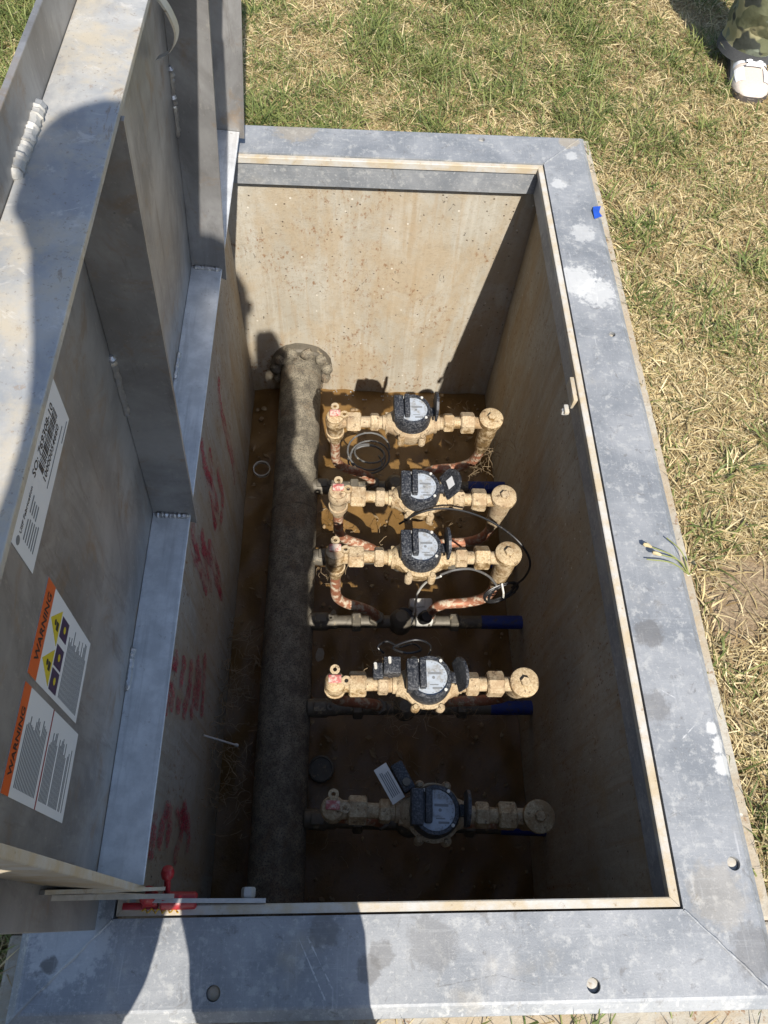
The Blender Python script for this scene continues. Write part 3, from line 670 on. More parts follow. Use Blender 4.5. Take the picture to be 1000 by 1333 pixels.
for (s, m, tl, ly, stk), (x, y, z, yaw, tx, *_r) in zip(ZS, SPOTS):
    lid_mesh(m, tl, ly, stk)
    for o in (s, m): o.location = (x, y, z); o.rotation_euler = (tx if o is s else tx*.3, 0, yaw); o.scale = (.925,)*3

# ================================================================ CABLES, BOXES, TAGS, DEBRIS
def cable(pts, r, mat, label, cat='cable', n=8, name='cable'):
    P = bez(pts, n); return solo(MB().tube(P, r, 8), name, mat, P[0], label, cat)
Z6 = -.55
cable([onz(u, v, z) for u, v, z in ((520, 682, -.47), (545, 668, -.42), (575, 662, -.41), (610, 667, -.41), (645, 682, -.41), (675, 705, -.42), (690, 730, -.46), (684, 750, -.52), (666, 765, -.58))], .0032, 'cable_black', 'black cable arching over the couplings to the coil')
cable([onz(u, v, z) for u, v, z in ((574, 748, -.47), (592, 742, -.45), (615, 741, -.46), (636, 750, -.51), (648, 764, -.57))], .0034, 'cable_grey', 'short grey cable from the bronze meter body to the coil')
cc = Vector(onz(652, 773, -.60)); P = []
for i in range(110):
    a = i*.285; k = 1+.18*math.sin(i*.13); P.append(cc+Vector((.044*k*math.cos(a)+.012*math.sin(a)-.004*math.sin(i*.31), .014*math.sin(a)+.018*math.cos(a)*.6, .030*math.sin(a)*k+.004*math.sin(i*.7)+.012)))
cl = thing('cable_coil', cc, 'black cable wound in a tight coil hanging by the riser', 'cable coil')
MB().tube(P, .0030, 7).build('coil_loops', 'cable_black', cl)
MB().tube([cc+Vector((-.006, .01, .052)), cc+Vector((0, -.012, .035)), cc+Vector((.004, -.016, .012))], .003, 6).build('cable_tie', 'white_plastic', cl)
cable([onz(u, v, z) for u, v, z in ((574, 750, -.50), (556, 757, -.58), (545, 770, -.68), (541, 785, -.78), (538, 800, -.84))], .0035, 'white_plastic', 'pale wire dropping from a meter to the bypass line')
cc = Vector(onz(480, 588, -.80)); P = []
for i in range(90):
    a = i*.29; k = 1+.22*math.sin(i*.11+1); P.append(cc+Vector((.062*k*math.cos(a), .055*k*math.sin(a)+.01*math.cos(i*.2), .018*math.sin(a*.5+i*.05)-.0006*i)))
solo(MB().tube(P, .0034, 7), 'cable_coil', 'cable_grey', cc, 'loose grey cable loops lying behind a copper bend near the end wall', 'cable coil')
cable([onz(u, v, z) for u, v, z in ((500, 850, -.46), (492, 842, -.45), (504, 835, -.46), (520, 842, -.45), (538, 838, -.44), (548, 846, -.42), (530, 850, -.41), (512, 843, -.42), (540, 833, -.43), (560, 840, -.42), (556, 858, -.39))], .0028, 'cable_black', 'tangled black wire behind the meter with two black boxes')
for (u, v, z, sx, sy, sz, lab) in ((510, 870, -.43, .021, .021, .03, 'black box with a stub against the sunlit meter'), (492, 876, -.44, .013, .02, .022, 'smaller black box beside the sunlit meter')):
    c = Vector(onz(u, v, z)); t = thing('transmitter_box', c-Vector((0, 0, sz)), lab, 'transmitter')
    MB().box(c-Vector((sx, sy, sz)), c+Vector((sx, sy, sz)), bev=.004).build('box_shell', 'black_plastic', t)
    MB().cyl(c+Vector((-.006, .006, sz)), c+Vector((-.008, .010, sz+.022)), .004, 8).build('wire_stub', 'white_plastic', t)
# paper tag and dark box on the shaded meter
c = Vector(onz(507, 1020, -.40)); M4 = Matrix.Translation(c) @ Matrix.Rotation(R(32), 4, 'Z') @ Matrix.Rotation(R(18), 4, 'X')
tg = thing('paper_tag', c, 'white paper tag with dark print leaning on the shaded meter', 'tag')
MB().box((-.016, -.043, -.0006), (.016, .043, .0006), lambda p: M4 @ Vector(p)).build('tag_card', 'white_plastic', tg, False)
m = MB()
for i in range(5): m.box((-.010+.0045*i, -.030, .0008), (-.0075+.0045*i, .030-.01*random.random(), .0011), lambda p: M4 @ Vector(p))
m.build('tag_print', 'ink_grey', tg, False)
c = Vector(onz(524, 1012, -.43)); M5 = Matrix.Translation(c) @ Matrix.Rotation(R(28), 4, 'Z')
t = thing('transmitter_box', c-Vector((0, 0, .02)), 'dark box beside the white paper tag', 'transmitter')
MB().box((-.015, -.034, -.02), (.015, .034, .016), lambda p: M5 @ Vector(p), bev=.004).build('box_shell', 'black_plastic', t)
MB().cyl(M5 @ Vector((0, -.015, .016)), M5 @ Vector((0, -.015, .026)), .009, 12).build('screw_cap', 'dark_brass', t)
# pale plastic fitting and black cap on the third bypass line
c = Vector(onz(545, 795, -.86)); t = thing('plastic_fitting', c-Vector((0, 0, .03)), 'pale plastic fitting with a black cap on the bypass line below the coil', 'fitting')
MB().box(c+Vector((-.010, -.045, -.03)), c+Vector((.045, .04, .015)), bev=.008).box(c+Vector((-.03, .005, -.02)), c+Vector((.02, .035, .022)), bev=.006).build('fitting_body', 'white_plastic', t)
MB().lathe([(.012, 0), (.030, .006), (.034, .018), (.030, .028), (.015, .032), (0, .032)], c+Vector((-.045, -.012, -.035)), (-.1, -.25, 1), 22).build('black_cap', 'cable_black', t)
MB().lathe([(.02, 0), (.022, .03), (.016, .042), (0, .042)], c+Vector((.012, -.03, .01)), (.2, -.2, 1), 14).build('black_knob', 'cable_black', t)
# floor litter
c = Vector(onz(341, 612, -D+.012)); solo(MB().ring(c, (.05, -.1, 1), .0285, .0325, .016, 28), 'pipe_ring', 'white_plastic', c, 'pale plastic pipe ring on the floor behind the big pipe', 'ring')
c = Vector(onz(418, 1001, -D+.02)); t = thing('round_cap', c, 'dark round cap lying on the mud beside the big pipe', 'cap')
MB().lathe([(.038, -.012), (.040, -.01), (.040, .008), (.037, .010), (.034, .010), (.033, .002), (0, .002)], c, (0, -.05, 1), 30).build('cap_disc', 'dark_brass', t)
a, b = onx(265, 957, -RE+.004), onz(308, 970, -.78); a, b = Vector((a[0], a[1], a[2])), Vector(b)
t = thing('plastic_stick', b, 'thin white plastic stick leaning against the red marked wall', 'stick')
MB().tube([a, a.lerp(b, .5), b], .0026, 8).build('shaft', 'white_plastic', t); MB().lathe([(0, -.007), (.0045, -.004), (.005, 0), (.0045, .004), (0, .007)], b, b-a, 10).build('tip', 'white_plastic', t)
# roots and fibres
def fibres(name, pts, n, ln, label, r=(.0005, .0011), curl=.5, down=.4, cat='roots', spread=.02):
    m = MB()
    for _ in range(n):
        p = Vector(random.choice(pts))+Vector([random.gauss(0, spread) for _ in range(3)]); d = Vector([random.gauss(0, 1) for _ in range(3)]).normalized(); P = [p]
        for k in range(6):
            d = (d+Vector([random.gauss(0, curl) for _ in range(3)])+Vector((0, 0, -down*.3))).normalized(); P.append(P[-1]+d*ln*random.uniform(.5, 1.2)/6)
        m.tube(P, random.uniform(*r), 4, False)
    o = m.build(name, 'root', None, False); return tag(o, label, cat, kind='stuff')
fibres('root_fibres', [onz(u, v, -.9) for u, v in ((305, 880), (300, 930), (310, 1000), (305, 1060), (318, 860))]+[(-.005, .45, -.85), (-.005, .3, -.85), (.0, .6, -.9), (.02, .8, -.95)], 170, .10, 'tangled dry root fibres between red marked wall and big pipe', spread=.035)
fibres('root_fibres', [onz(u, v, -.55) for u, v in ((648, 575), (640, 590), (628, 612))], 46, .085, 'dry roots hanging from the riser by the end wall', r=(.0003, .0007), down=1.6, spread=.014)
fibres('root_fibres', [onz(u, v, z) for u, v, z in ((440, 690, -.85), (470, 640, -.9), (520, 650, -.8), (500, 860, -.6), (600, 920, -.7), (520, 930, -.8), (430, 750, -.95), (580, 900, -.66), (600, 690, -.8), (555, 930, -.66))], 150, .075, 'fine root hairs scattered around the setters', r=(.0004, .0008), spread=.03)
fibres('root_fibres', [(.45, .4, -1.06), (.6, .3, -1.06), (.8, .5, -1.06), (.4, .7, -1.06), (.7, .75, -1.06), (.35, .2, -1.06), (.85, 1.7, -1.06), (.8, 1.55, -1.06), (.4, 1.2, -1.06)], 190, .07, 'short root bits strewn over the mud', down=0, spread=.07)
m = MB()
for _ in range(420):
    x, y = random.uniform(0, W), random.uniform(0, L)
    if abs(x-px_) < .06: continue
    r = random.choice((.003, .004, .006, .009))*random.uniform(.7, 1.3); m.lathe([(0, -r*.5), (r*.8, -r*.3), (r, .1*r), (r*.6, r*.5), (0, r*.6)], (x, y, -D+.004), (random.uniform(-.4, .4), random.uniform(-.4, .4), 1), 6, jit=.25)
tag(m.build('gravel', 'soil', None, False), 'small stones and clods scattered over the muddy floor', 'gravel', kind='stuff')
m = MB()
for _ in range(90):
    c = Vector((random.uniform(0, W), random.uniform(0, L), -D+random.uniform(.006, .016))); a = random.uniform(0, 6.28); l, w = random.uniform(.008, .022), random.uniform(.003, .008); u = Vector((math.cos(a), math.sin(a), random.uniform(-.3, .3))); v = Vector((-math.sin(a), math.cos(a), random.uniform(-.4, .4)))
    m.add([c-u*l, c-v*w+Vector((0, 0, .002)), c+u*l, c+v*w], [(0, 1, 2, 3)])
tag(m.build('leaf_litter', 'root', None, False), 'brown leaf scraps lying on the mud', 'leaf litter', kind='stuff')
# droplets along the wet far edge of the floor, sparkle put into pale colour
m = MB()
for _ in range(34):
    x = random.choice((random.uniform(.29, .45), random.uniform(.3, .8))); r = random.uniform(.0015, .0035); m.lathe([(r, 0), (r*.85, r*.6), (0, r)], (x, L+RE-random.choice((.004, .012, .03, .05)), -D+.004), n=8)
o = m.build('water_droplets', 'dial_white'); tag(o, 'tiny water droplets with sparkle painted as pale colour along the wet foot of the end wall', 'droplets', kind='stuff')

# blue scrap and the weed on the rim
c = Vector(onz(777, 277, .003)); solo(MB().add([c+Vector(v) for v in ((-.010, -.024, 0), (.010, -.02, .006), (.006, .0, .002), (.012, .018, .008), (-.006, .024, .001), (-.012, .004, .006), (-.010, -.024, -.001), (.010, -.02, .005), (.006, 0, .001), (.012, .018, .007), (-.006, .024, 0), (-.012, .004, .005))], [(0, 1, 2, 5), (5, 2, 3, 4), (6, 11, 8, 7), (11, 10, 9, 8)]), 'plastic_scrap', 'blue_scrap', c, 'small blue plastic scrap at the outer edge of the frame', 'scrap')
base = Vector(onz(897, 748, -.03)); t = thing('weed_stem', base, 'dry weed with pale seed heads lying over the frame edge', 'weed')
for k, (u, v, z) in enumerate(((848, 712, .012), (860, 722, .018), (842, 728, .01), (868, 700, .01), (905, 735, .0))):
    e = Vector(onz(u, v, z)); md = base.lerp(e, .5)+Vector((0, 0, .02)); P = bez([base, md, e], 6); MB().tube(P, .0014, 5).build('stem', 'stalk', t)
    if k in (0, 1, 4):
        d = (e-md).normalized(); MB().lathe([(0, -.003), (.003, 0), (.004, .006), (.005, .012), (.003, .017), (0, .016)], e, d, 8, jit=.22).build('seed_head', 'petal', t)

# ================================================================ PEOPLE
def skin(verts, edges, root=0, sub=1):
    me = bpy.data.meshes.new('t'); me.from_pydata([v[0] for v in verts], edges, []); o = bpy.data.objects.new('t', me); COL.objects.link(o)
    o.modifiers.new('s', 'SKIN'); sub and setattr(o.modifiers.new('b', 'SUBSURF'), 'levels', sub)
    for i, v in enumerate(verts):
        r = v[1] if isinstance(v[1], tuple) else (v[1], v[1]); me.skin_vertices[0].data[i].radius = r; me.skin_vertices[0].data[i].use_root = (i == root)
    dg = bpy.context.evaluated_depsgraph_get(); out = bpy.data.meshes.new_from_object(o.evaluated_get(dg)); bpy.data.objects.remove(o)
    return [v.co.copy() for v in out.vertices], [tuple(p.vertices) for p in out.polygons]
def chain(j, seqs):
    names = []; ed = []
    for sq in seqs:
        for a in sq:
            if a not in names: names.append(a)
        ed += [(names.index(a), names.index(b)) for a, b in zip(sq, sq[1:])]
    return [j[n] for n in names], ed
def hand(wrist, fwd, side, palm_n, s=1.0, curl=.5):
    w, f, sd, n = Vector(wrist), Vector(fwd).normalized(), Vector(side).normalized(), Vector(palm_n).normalized(); V = [(w, .022), (w+f*.045, .024)]; E = [(0, 1)]; M = []
    M.append(skin([(w-f*.02, .024), (w+f*.03, (.030, .017)), (w+f*.085, (.038, .014))], [(0, 1), (1, 2)]))
    for k, (o, l) in enumerate(((-.030, .070), (-.010, .080), (.010, .075), (.029, .058))):
        b = w+f*.080+sd*o; c1 = b+f*l*.45+n*l*.10*curl; c2 = c1+f*l*.30+n*l*.30*curl; c3 = c2+f*l*.12+n*l*.30*curl
        M.append(skin([(b-f*.02, .009), (b, .0095), (c1, .009), (c2, .008), (c3, .0068)], [(0, 1), (1, 2), (2, 3), (3, 4)]))
    b = w+f*.025-sd*.028; M.append(skin([(b, .012), (b+f*.03-sd*.022+n*.01, .011), (b+f*.06-sd*.026+n*.022, .0095), (b+f*.078-sd*.022+n*.03, .008)], [(0, 1), (1, 2), (2, 3)]))
    return M
def person(name, label, j, hands, mats, shoes):
    t = thing(name, (j['footL'][0]+j['footR'][0])*.5, label, 'person')
    leg = lambda s: ['pelvis', 'hip'+s, 'knee'+s, 'ankle'+s]
    armc = lambda s: ['chest', 'sh'+s, 'el'+s, 'wr'+s]
    vs, ed = chain(j, [['pelvis', 'waist', 'chest', 'neck', 'head', 'crown'], leg('L'), leg('R'), armc('L'), armc('R'), ['ankleL', 'footL'], ['ankleR', 'footR']])
    body = MB().add(*skin(vs, ed, 0, 2))
    for h in hands:
        for part in hand(*h): body.add(*part)
    hd, cr = j['head'][0], j['crown'][0]; u = (cr-hd).normalized(); fdir = j['face']; sd = fdir.cross(u).normalized()
    body.lathe([(0, -.016), (.012, -.010), (.013, .004), (.007, .016), (0, .02)], hd+fdir*.084-u*.012, fdir-u*.5, 10)
    for s in (-1, 1): body.lathe([(0, -.01), (.022, -.006), (.026, .0), (.018, .008), (0, .01)], hd+sd*s*.083, sd*s, 12)
    b = body.build('body', 'skin_tone', t)
    for s in (-1, 1): MB().lathe([(0, -.01), (.009, -.004), (.0105, .002), (.006, .009), (0, .0105)], hd+fdir*.072+sd*s*.030+u*.018, fdir, 10).build('eye', 'ink', b)
    MB().box((-.022, -.004, -.004), (.022, .004, .004), lambda p: hd+fdir*.071-u*.050+sd*p[0]+u*p[1]+fdir*p[2], bev=.003).build('mouth', 'red_vinyl', b)
    hp = [(0, .112), (.045, .102), (.074, .072), (.086, .03), (.083, -.03), (.07, -.05)]
    MB().lathe(hp, hd-fdir*.02+u*.028, (u-fdir*.18).normalized(), 20, jit=.03).build('hair', 'hair_dark', t)
    g = lambda k, r: (j[k][0], r if isinstance(r, tuple) else r)
    jj = dict(j); jj.update({'pelvis': g('pelvis', (.165, .125)), 'hipL': g('hipL', mats['thigh']), 'hipR': g('hipR', mats['thigh']), 'kneeL': g('kneeL', mats['knee']), 'kneeR': g('kneeR', mats['knee']), 'ankleL': (j['ankleL'][0]-Vector((0, 0, .03)), mats['cuff']*1.22), 'ankleR': (j['ankleR'][0]-Vector((0, 0, .03)), mats['cuff']*1.22), 'waist': g('waist', (.16, .12))})
    for s in 'LR': jj['shin'+s] = (j['knee'+s][0].lerp(j['ankle'+s][0], .55), (mats['knee']+mats['cuff'])*.5+.008)
    legc = lambda s: ['pelvis', 'hip'+s, 'knee'+s, 'shin'+s, 'ankle'+s]
    vs, ed = chain(jj, [['waist', 'pelvis'], legc('L'), legc('R')]); tv, tf = skin(vs, ed, 1, 3)
    tv = [v+mnoise.noise_vector(Vector((v.x*7, v.y*7, v.z*16)))*.013*(1 if v.z < .8 else .3) for v in tv]
    tr = MB().add(tv, tf).build('trousers', mats['trousers'], t)
    for s in 'LR':
        a = j['ankle'+s][0]; kx = j['knee'+s][0]; c = mats['cuff']; n = 36; vs = []; hs = [-.026, -.012, .01, .035, .06, .09, .12, .16, .20, .25, .30, .34]
        for i, h in enumerate(hs):
            ax = a.lerp(kx, max(0, h)/(kx.z-a.z)); rr = c*(1.0+.10*math.sin(math.pi*min(1, max(0, h)/.30)))
            for k in range(n):
                th = 2*math.pi*k/n; e = Vector((math.cos(th), math.sin(th), 0)); f_ = mnoise.noise(Vector((e.x*1.6+a.x*9, e.y*1.6, h*17)))*.016+.006*math.sin(h*70+2.2*math.sin(th+a.x*5))
                vs.append(Vector((ax.x, ax.y, a.z+h))+e*(rr+(f_ if i > 0 else f_*.5)))
        MB().add(vs, [(i*n+k, i*n+(k+1) % n, (i+1)*n+(k+1) % n, (i+1)*n+k) for i in range(len(hs)-1) for k in range(n)]).build('lower_leg', mats['trousers'], tr)
        MB().add([v+(v-Vector((a.x, a.y, v.z)))*.02 if i < 2*n else v for i, v in enumerate([Vector((v.x, v.y, a.z+(-.040, -.008)[i//n])) for i, v in enumerate(vs[:2*n])])]+[Vector((a.x, a.y, a.z-.008))], [(k, (k+1) % n, n+(k+1) % n, n+k) for k in range(n)]+[(n+k, n+(k+1) % n, 2*n) for k in range(n)]).build('hem', mats['hem'], tr)
    jj = dict(j); jj.update({'pelvis': g('pelvis', mats['coat']), 'waist': g('waist', mats.get('coat_w', mats['coat'])), 'chest': g('chest', .19), 'shL': g('shL', .085), 'shR': g('shR', .085), 'elL': g('elL', .062), 'elR': g('elR', .062), 'wrL': g('wrL', .043), 'wrR': g('wrR', .043), 'neck': (j['neck'][0]-u*.03, .065)})
    ja = MB(); jj['hipline'] = (jj['pelvis'][0]-Vector((0, 0, .13)), mats.get('coat', .2) if not isinstance(mats['coat'], tuple) else .19); jj['waist'] = (jj['waist'][0], mats.get('coat_w', .185)); jj['chest'] = (jj['chest'][0]-Vector((0, 0, .03)), .165); jj['collar'] = (jj['chest'][0].lerp(j['neck'][0], .85), .075)
    vs, ed = chain(jj, [['hipline', 'waist', 'chest', 'collar']]); ja.add(*skin(vs, ed, 1, 2))
    for s in 'LR':
        jj['in'+s] = (jj['sh'+s][0].lerp(jj['chest'][0], .40)+Vector((0, 0, .01)), .085); vs, ed = chain(jj, [['in'+s, 'sh'+s, 'el'+s, 'wr'+s]]); ja.add(*skin(vs, ed, 0, 2))
    ja.build('jacket', mats['top'], t)
    for s in 'LR': shoes(t, j['ankle'+s][0], j['toe'+s])
    return t
def shoe(par, ank, d):
    # lofted trainer: sections along its length
    g = -.050; d = Vector((d[0], d[1], 0)).normalized(); sd = Vector((-d.y, d.x, 0)); o = Vector((ank.x, ank.y, g))-d*.075
    sec = [(-.012, .022, .050), (.0, .036, .078), (.03, .043, .088), (.08, .046, .092), (.12, .049, .082), (.16, .055, .066), (.20, .061, .058), (.24, .060, .051), (.27, .051, .043), (.288, .034, .032), (.297, .015, .018)]
    def loft(a, b, zf, wf, i0=0, i1=None):
        m = MB(); n = 14; ss = sec[i0:i1]; vs = []
        for x, hw, h in ss:
            for k in range(n):
                t = math.pi*k/(n-1); cz = max(0., math.sin(t))**.62; cx = math.copysign(abs(math.cos(t))**.75, math.cos(t))
                vs.append(o+d*x+sd*cx*hw*wf+Vector((0, 0, a+cz*(h*zf-a))))
        fs = [(i*n+k, i*n+k+1, (i+1)*n+k+1, (i+1)*n+k) for i in range(len(ss)-1) for k in range(n-1)]+[(i*n, (i+1)*n, (i+1)*n+n-1, i*n+n-1) for i in range(len(ss)-1)]
        fs += [tuple(range(n)), tuple(range((len(ss)-1)*n, len(ss)*n))[::-1]]
        return m.add(vs, fs)
    P = [o+d*x+sd*s*hw*1.06 for s, rng_ in ((1, sec), (-1, sec[::-1])) for x, hw, h in rng_]
    up = loft(.020, 0, 1.0, 1.0).build('shoe', 'shoe_beige', par)
    MB().prism(P, (0, 0, .024)).build('sole', 'shoe_sole', up)
    tp = lambda x, c, e=.0035: (lambda hw, h: o+d*x+sd*c*hw+Vector((0, 0, .020+(max(0, 1-abs(c)**2.67))**.31*(h-.020)+e)))(np.interp(x, [q[0] for q in sec], [q[1] for q in sec]), np.interp(x, [q[0] for q in sec], [q[2] for q in sec]))
    def patch(xs, c0, c1, mat, nm, e=.004):
        m = MB(); K = 7; vs = [tp(x, c0+(c1-c0)*k/(K-1), e) for x in xs for k in range(K)]
        m.add(vs, [(i*K+k, i*K+k+1, (i+1)*K+k+1, (i+1)*K+k) for i in range(len(xs)-1) for k in range(K-1)]); return m.build(nm, mat, up)
    for s in (-1, 1):
        patch([.192, .205, .218, .232, .248], s*.52, s*.95, 'shoe_white', 'side_panel'); patch([-.005, .03, .07, .11, .15, .175], s*.40, s*.985, 'shoe_white', 'side_panel')
    patch([.10, .13, .16, .18, .195], -.34, .34, 'shoe_white', 'tongue', .008)
    for i in range(5):
        x = .118+.017*i; MB().tube([tp(x+.004*abs(c)*4, c, .010) for c in (-.46, -.3, -.15, 0, .15, .3, .46)], .0038, 6).build('lace', 'shoe_white', up)
V = Vector
# the bystander whose trainer and trouser leg enter the picture
def bystander():
    f = V((-.12, -1, 0)).normalized()
    a1 = V((1.680, 2.515, .045)); a2 = V((2.02, 2.60, .045)); c = (a1+a2)*.5
    z = lambda p, h: V((p.x, p.y, h))
    j = dict(pelvis=(z(c, .95), (.14, .10)), waist=(z(c, 1.12), (.125, .09)), chest=(z(c, 1.33), (.15, .10)), neck=(z(c, 1.51), .066), head=(z(c, 1.63)+f*.02, .10), crown=(z(c, 1.72)+f*.01, .08))
    for s, a, sg in (('L', a2, 1), ('R', a1, -1)):
        hp = z(c, .90)+(a-c)*.75; j['hip'+s] = (z(hp, .88), .085); j['knee'+s] = (z(a, .48)+f*.02, .058); j['ankle'+s] = (a, .032); j['foot'+s] = (a+f*.10-V((0, 0, .062)), .014); j['toe'+s] = f
        o = (a-c).normalized(); sh = z(c, 1.43)+o*.19; j['sh'+s] = (sh, .055); j['el'+s] = (z(sh, 1.14)+o*.06, .042); j['wr'+s] = (z(sh, .89)+o*.07+f*.08, .028)
    j['face'] = f
    hands = [(j['wr'+s][0], V((0, 0, -1))+f*.2, f, (j['hip'+s][0]-j['wr'+s][0]), 1, .5) for s in 'LR']
    person('person', 'person in camouflage trousers and white and beige trainers standing on the grass', j, hands, dict(trousers='camo', hem='hem_grey', top='shirt_cloth', thigh=.12, knee=.105, cuff=.098, coat=(.185, .14)), shoe)
bystander()
# the photographer, standing behind the near rim and holding the phone at the camera
def photographer():
    f = V((0, 1, 0)); c = V((.16, -.36, 0)); z = lambda x, y, h: V((x, y, h))
    j = dict(pelvis=(z(.335, -.42, .88), (.15, .11)), waist=(z(.29, -.39, 1.10), (.135, .10)), chest=(z(.29, -.31, 1.27), (.155, .105)), neck=(z(.27, -.215, 1.49), .062), head=(z(.268, -.145, 1.65), .088), crown=(z(.268, -.135, 1.735), .07))
    for s, x in (('L', -.175), ('R', .33)):
        j['hip'+s] = (z(.18 if s == 'L' else .375, -.34, .84), .09); j['knee'+s] = (z(.03 if s == 'L' else .295, -.33, .48), .06); j['ankle'+s] = (z(x, -.42, .045), .032)
        j['foot'+s] = (z(x, -.32, -.018), .014); j['toe'+s] = V((0, 1, 0))
    j['shL'] = (z(.175, -.26, 1.28), .055); j['elL'] = (z(.13, -.20, 1.02), .043); j['wrL'] = (z(.24, -.13, 1.12), .028)
    wr = V(CAM)-V(FW)*.024+V(RT)*.078-V(UP)*.125
    j['shR'] = (z(.36, -.26, 1.37), .055); j['elR'] = (z(.43, -.27, 1.10), .043); j['wrR'] = (wr, .027)
    j['face'] = V((.1, .8, -.55)).normalized()
    rt, up, fw = V(RT), V(UP), V(FW); pc = V(CAM)-fw*.014
    hands = [(j['wrR'][0], up-rt*.10, -fw, -rt, 1, .7), (j['wrL'][0], V((.8, .3, .4)), V((0, 0, 1)), V((0, 1, 0)), 1, .6)]
    person('person', 'photographer in dark jacket standing at the near rim holding a phone over the pit', j, hands, dict(trousers='trouser_cloth', hem='trouser_cloth', top='jacket_cloth', thigh=.17, knee=.150, cuff=.115, coat=.215, coat_w=.18), shoe)
    ph = thing('phone', pc-up*.06, 'black phone held over the pit by the photographer', 'phone')
    q = [(cx+.024*math.cos(R(a)), cy+.024*math.sin(R(a))) for cx, cy, a0 in ((.038, -.004, 0), (.004, -.004, 90), (.004, -.121, 180), (.038, -.121, 270)) for a in range(a0, a0+91, 15)]
    MB().prism([pc+rt*x+up*y-fw*.009 for x, y in q], fw*.009).build('phone_shell', 'phone_glass', ph, False)
photographer()

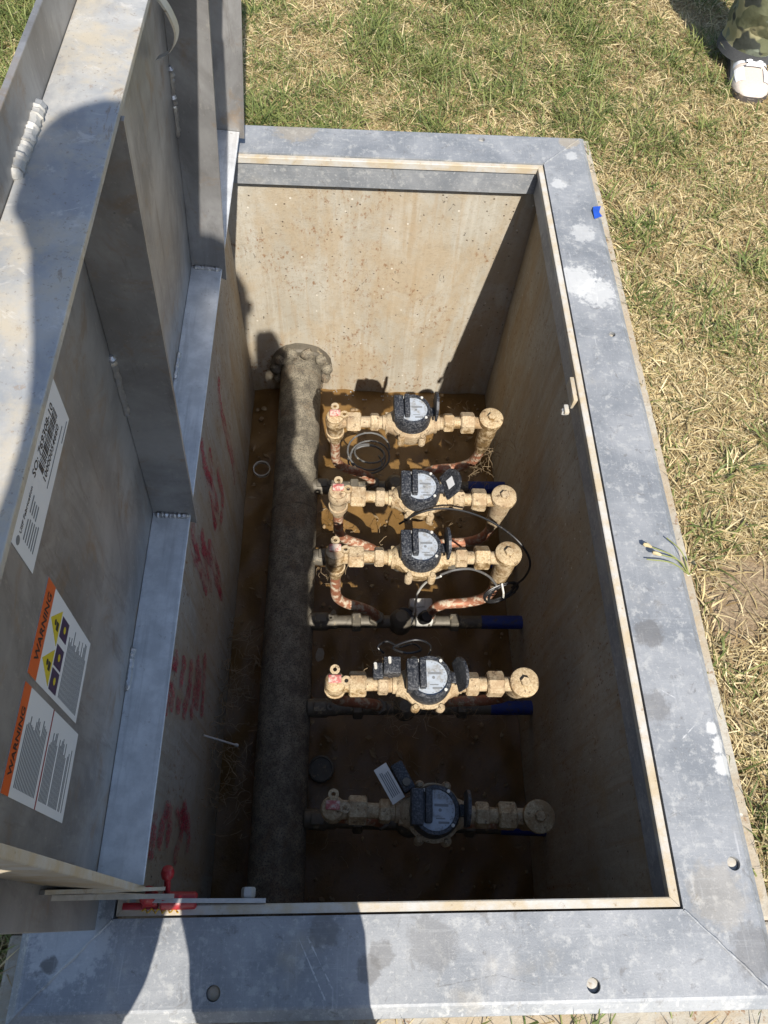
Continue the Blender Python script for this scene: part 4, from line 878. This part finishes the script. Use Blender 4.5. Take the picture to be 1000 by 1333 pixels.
# ================================================================ GRASS
def in_frame(P, m):
    d = P-CAM; zz = d @ FW; u = 500+FPX*(d @ RT)/zz; v = 666.5-FPX*(d @ UP)/zz
    return (zz > .1) & (u > -m) & (u < 1000+m) & (v > -m) & (v < 1333+m)
def grass(n_try, name, label, hmin, hmax, wmin, wmax, flat, seed, straw_bias, keep_out=.0, tufts=0):
    r = np.random.default_rng(seed); x = r.uniform(-2.0, 3.0, n_try); y = r.uniform(-1.0, 4.2, n_try)
    if tufts:
        cx, cy = r.uniform(-2, 3, tufts), r.uniform(-1, 4.2, tufts); k = r.integers(0, tufts, n_try); q = r.uniform(.01, .045, tufts)
        x, y = cx[k]+r.normal(0, 1, n_try)*q[k], cy[k]+r.normal(0, 1, n_try)*q[k]
    o = np.where(y > .75, .1425, OUT-.004+.020*np.clip(rnoise(x, y, 71, 3), -1, .6)); inside = (x > -o) & (x < W+o) & (y > -o) & (y < L+o); P = np.stack([x, y, np.full(n_try, -.055)], 1)
    vis = in_frame(P, 60); keep = ~inside & (vis | (r.random(n_try) < keep_out))
    dens = rnoise(x, y, 21, .8)+.6*rnoise(x, y, 22, 2.5)
    bare = np.exp(-(((x-1.16)/.11)**2+((y-.53)/.13)**2))+.9*np.exp(-(((x-1.29)/.12)**2+((y-.62)/.09)**2))+.7*np.exp(-(((x-1.20)/.05)**2+((y-1.0)/.12)**2))
    keep &= (r.random(n_try) < np.clip(.80+.25*dens, .35, 1)) & (r.random(n_try) > np.clip(bare*1.1, 0, .97))
    x, y = x[keep], y[keep]; n = len(x)
    g = .5*rnoise(x, y, 31, .7)+.42*rnoise(x, y, 32, 2.2)+.25*rnoise(x, y, 33, 5)
    g += .75*np.exp(-(((x-.35)/.45)**2+((y-2.35)/.35)**2))+.3*np.exp(-((x-1.13)/.06)**2)-.35*np.clip((x-1.3)/.5, 0, 1)-.30*np.clip((1.9-y)/.8, 0, 1)*(x > 1.0)-.12+.5*(x < -.2)
    green = r.random(n) < np.clip(.42+.42*g-straw_bias, .05, .95)
    lush = r.random((n, 1))
    cg = np.array([.085, .13, .030])*(1-lush)+np.array([.27, .29, .095])*lush
    cs = np.array([.46, .36, .165])*(1-lush)+np.array([.72, .61, .37])*lush
    dk = (r.random(n) < .28)[:, None]; cs = np.where(dk, cs*np.array([.55, .48, .42]), cs)
    col = np.where(green[:, None], cg, cs)*r.uniform(.75, 1.2, (n, 1))
    ln = r.uniform(hmin, hmax, n)*np.where(green, 1.0, 1.05)*(1+.3*g.clip(-.6, 1)); w = r.uniform(wmin, wmax, n)*.5
    az = r.uniform(0, 6.283, n)+.6*rnoise(x, y, 41, 3); e0 = np.where(green, r.uniform(.45, 1.35, n), r.uniform(.05, .9, n))*flat; bend = r.uniform(.3, 1.3, n)
    dx, dy = np.cos(az), np.sin(az); px, py = -dy, dx
    pts = [np.stack([x, y, np.full(n, -.058)], 1)]; e = e0.copy()
    for k in range(3):
        seg = ln/3; pts.append(pts[-1]+np.stack([dx*np.cos(e)*seg, dy*np.cos(e)*seg, np.sin(e)*seg], 1)); e = e-bend*.5
        pts[-1][:, 2] = np.maximum(pts[-1][:, 2], -.052+.010*r.random(n))
    side = np.stack([px, py, r.uniform(-.5, .5, n)], 1)
    V_ = np.empty((n, 7, 3)); ws = [w*.8, w, w*.75]
    for k in range(3): V_[:, 2*k] = pts[k]-side*ws[k][:, None]; V_[:, 2*k+1] = pts[k]+side*ws[k][:, None]
    V_[:, 6] = pts[3]
    b = (np.arange(n)*7)[:, None]; loops = np.concatenate([b+np.array([[0, 1, 3, 2, 2, 3, 5, 4, 4, 5, 6]])], 1).ravel()
    me = bpy.data.meshes.new(name); me.vertices.add(n*7); me.vertices.foreach_set('co', V_.ravel())
    me.loops.add(n*11); me.loops.foreach_set('vertex_index', loops); me.polygons.add(n*3)
    ls = (np.arange(n)*11)[:, None]+np.array([[0, 4, 8]]); me.polygons.foreach_set('loop_start', ls.ravel())
    me.update(calc_edges=True); at = me.attributes.new('tint', 'FLOAT_COLOR', 'POINT')
    at.data.foreach_set('color', np.concatenate([np.repeat(col, 7, 0), np.ones((n*7, 1))], 1).ravel())
    me.polygons.foreach_set('use_smooth', np.ones(n*3, bool)); me.materials.append(MAT['grass'])
    o = bpy.data.objects.new(name, me); COL.objects.link(o); tag(o, label, 'grass', kind='stuff'); print(name, n)
grass(1000000, 'grass', 'short patchy green and straw coloured lawn around the hatch', .032, .088, .0015, .0034, .9, 51, 0.15, .14)
grass(800000, 'straw_thatch', 'dry straw thatch lying between the grass blades', .035, .10, .0013, .0029, .35, 52, .33, .05)
grass(90000, 'grass_tufts', 'longer green grass tufts dotted through the lawn', .045, .095, .0022, .0048, 1.0, 53, -.30, .10, 1500)
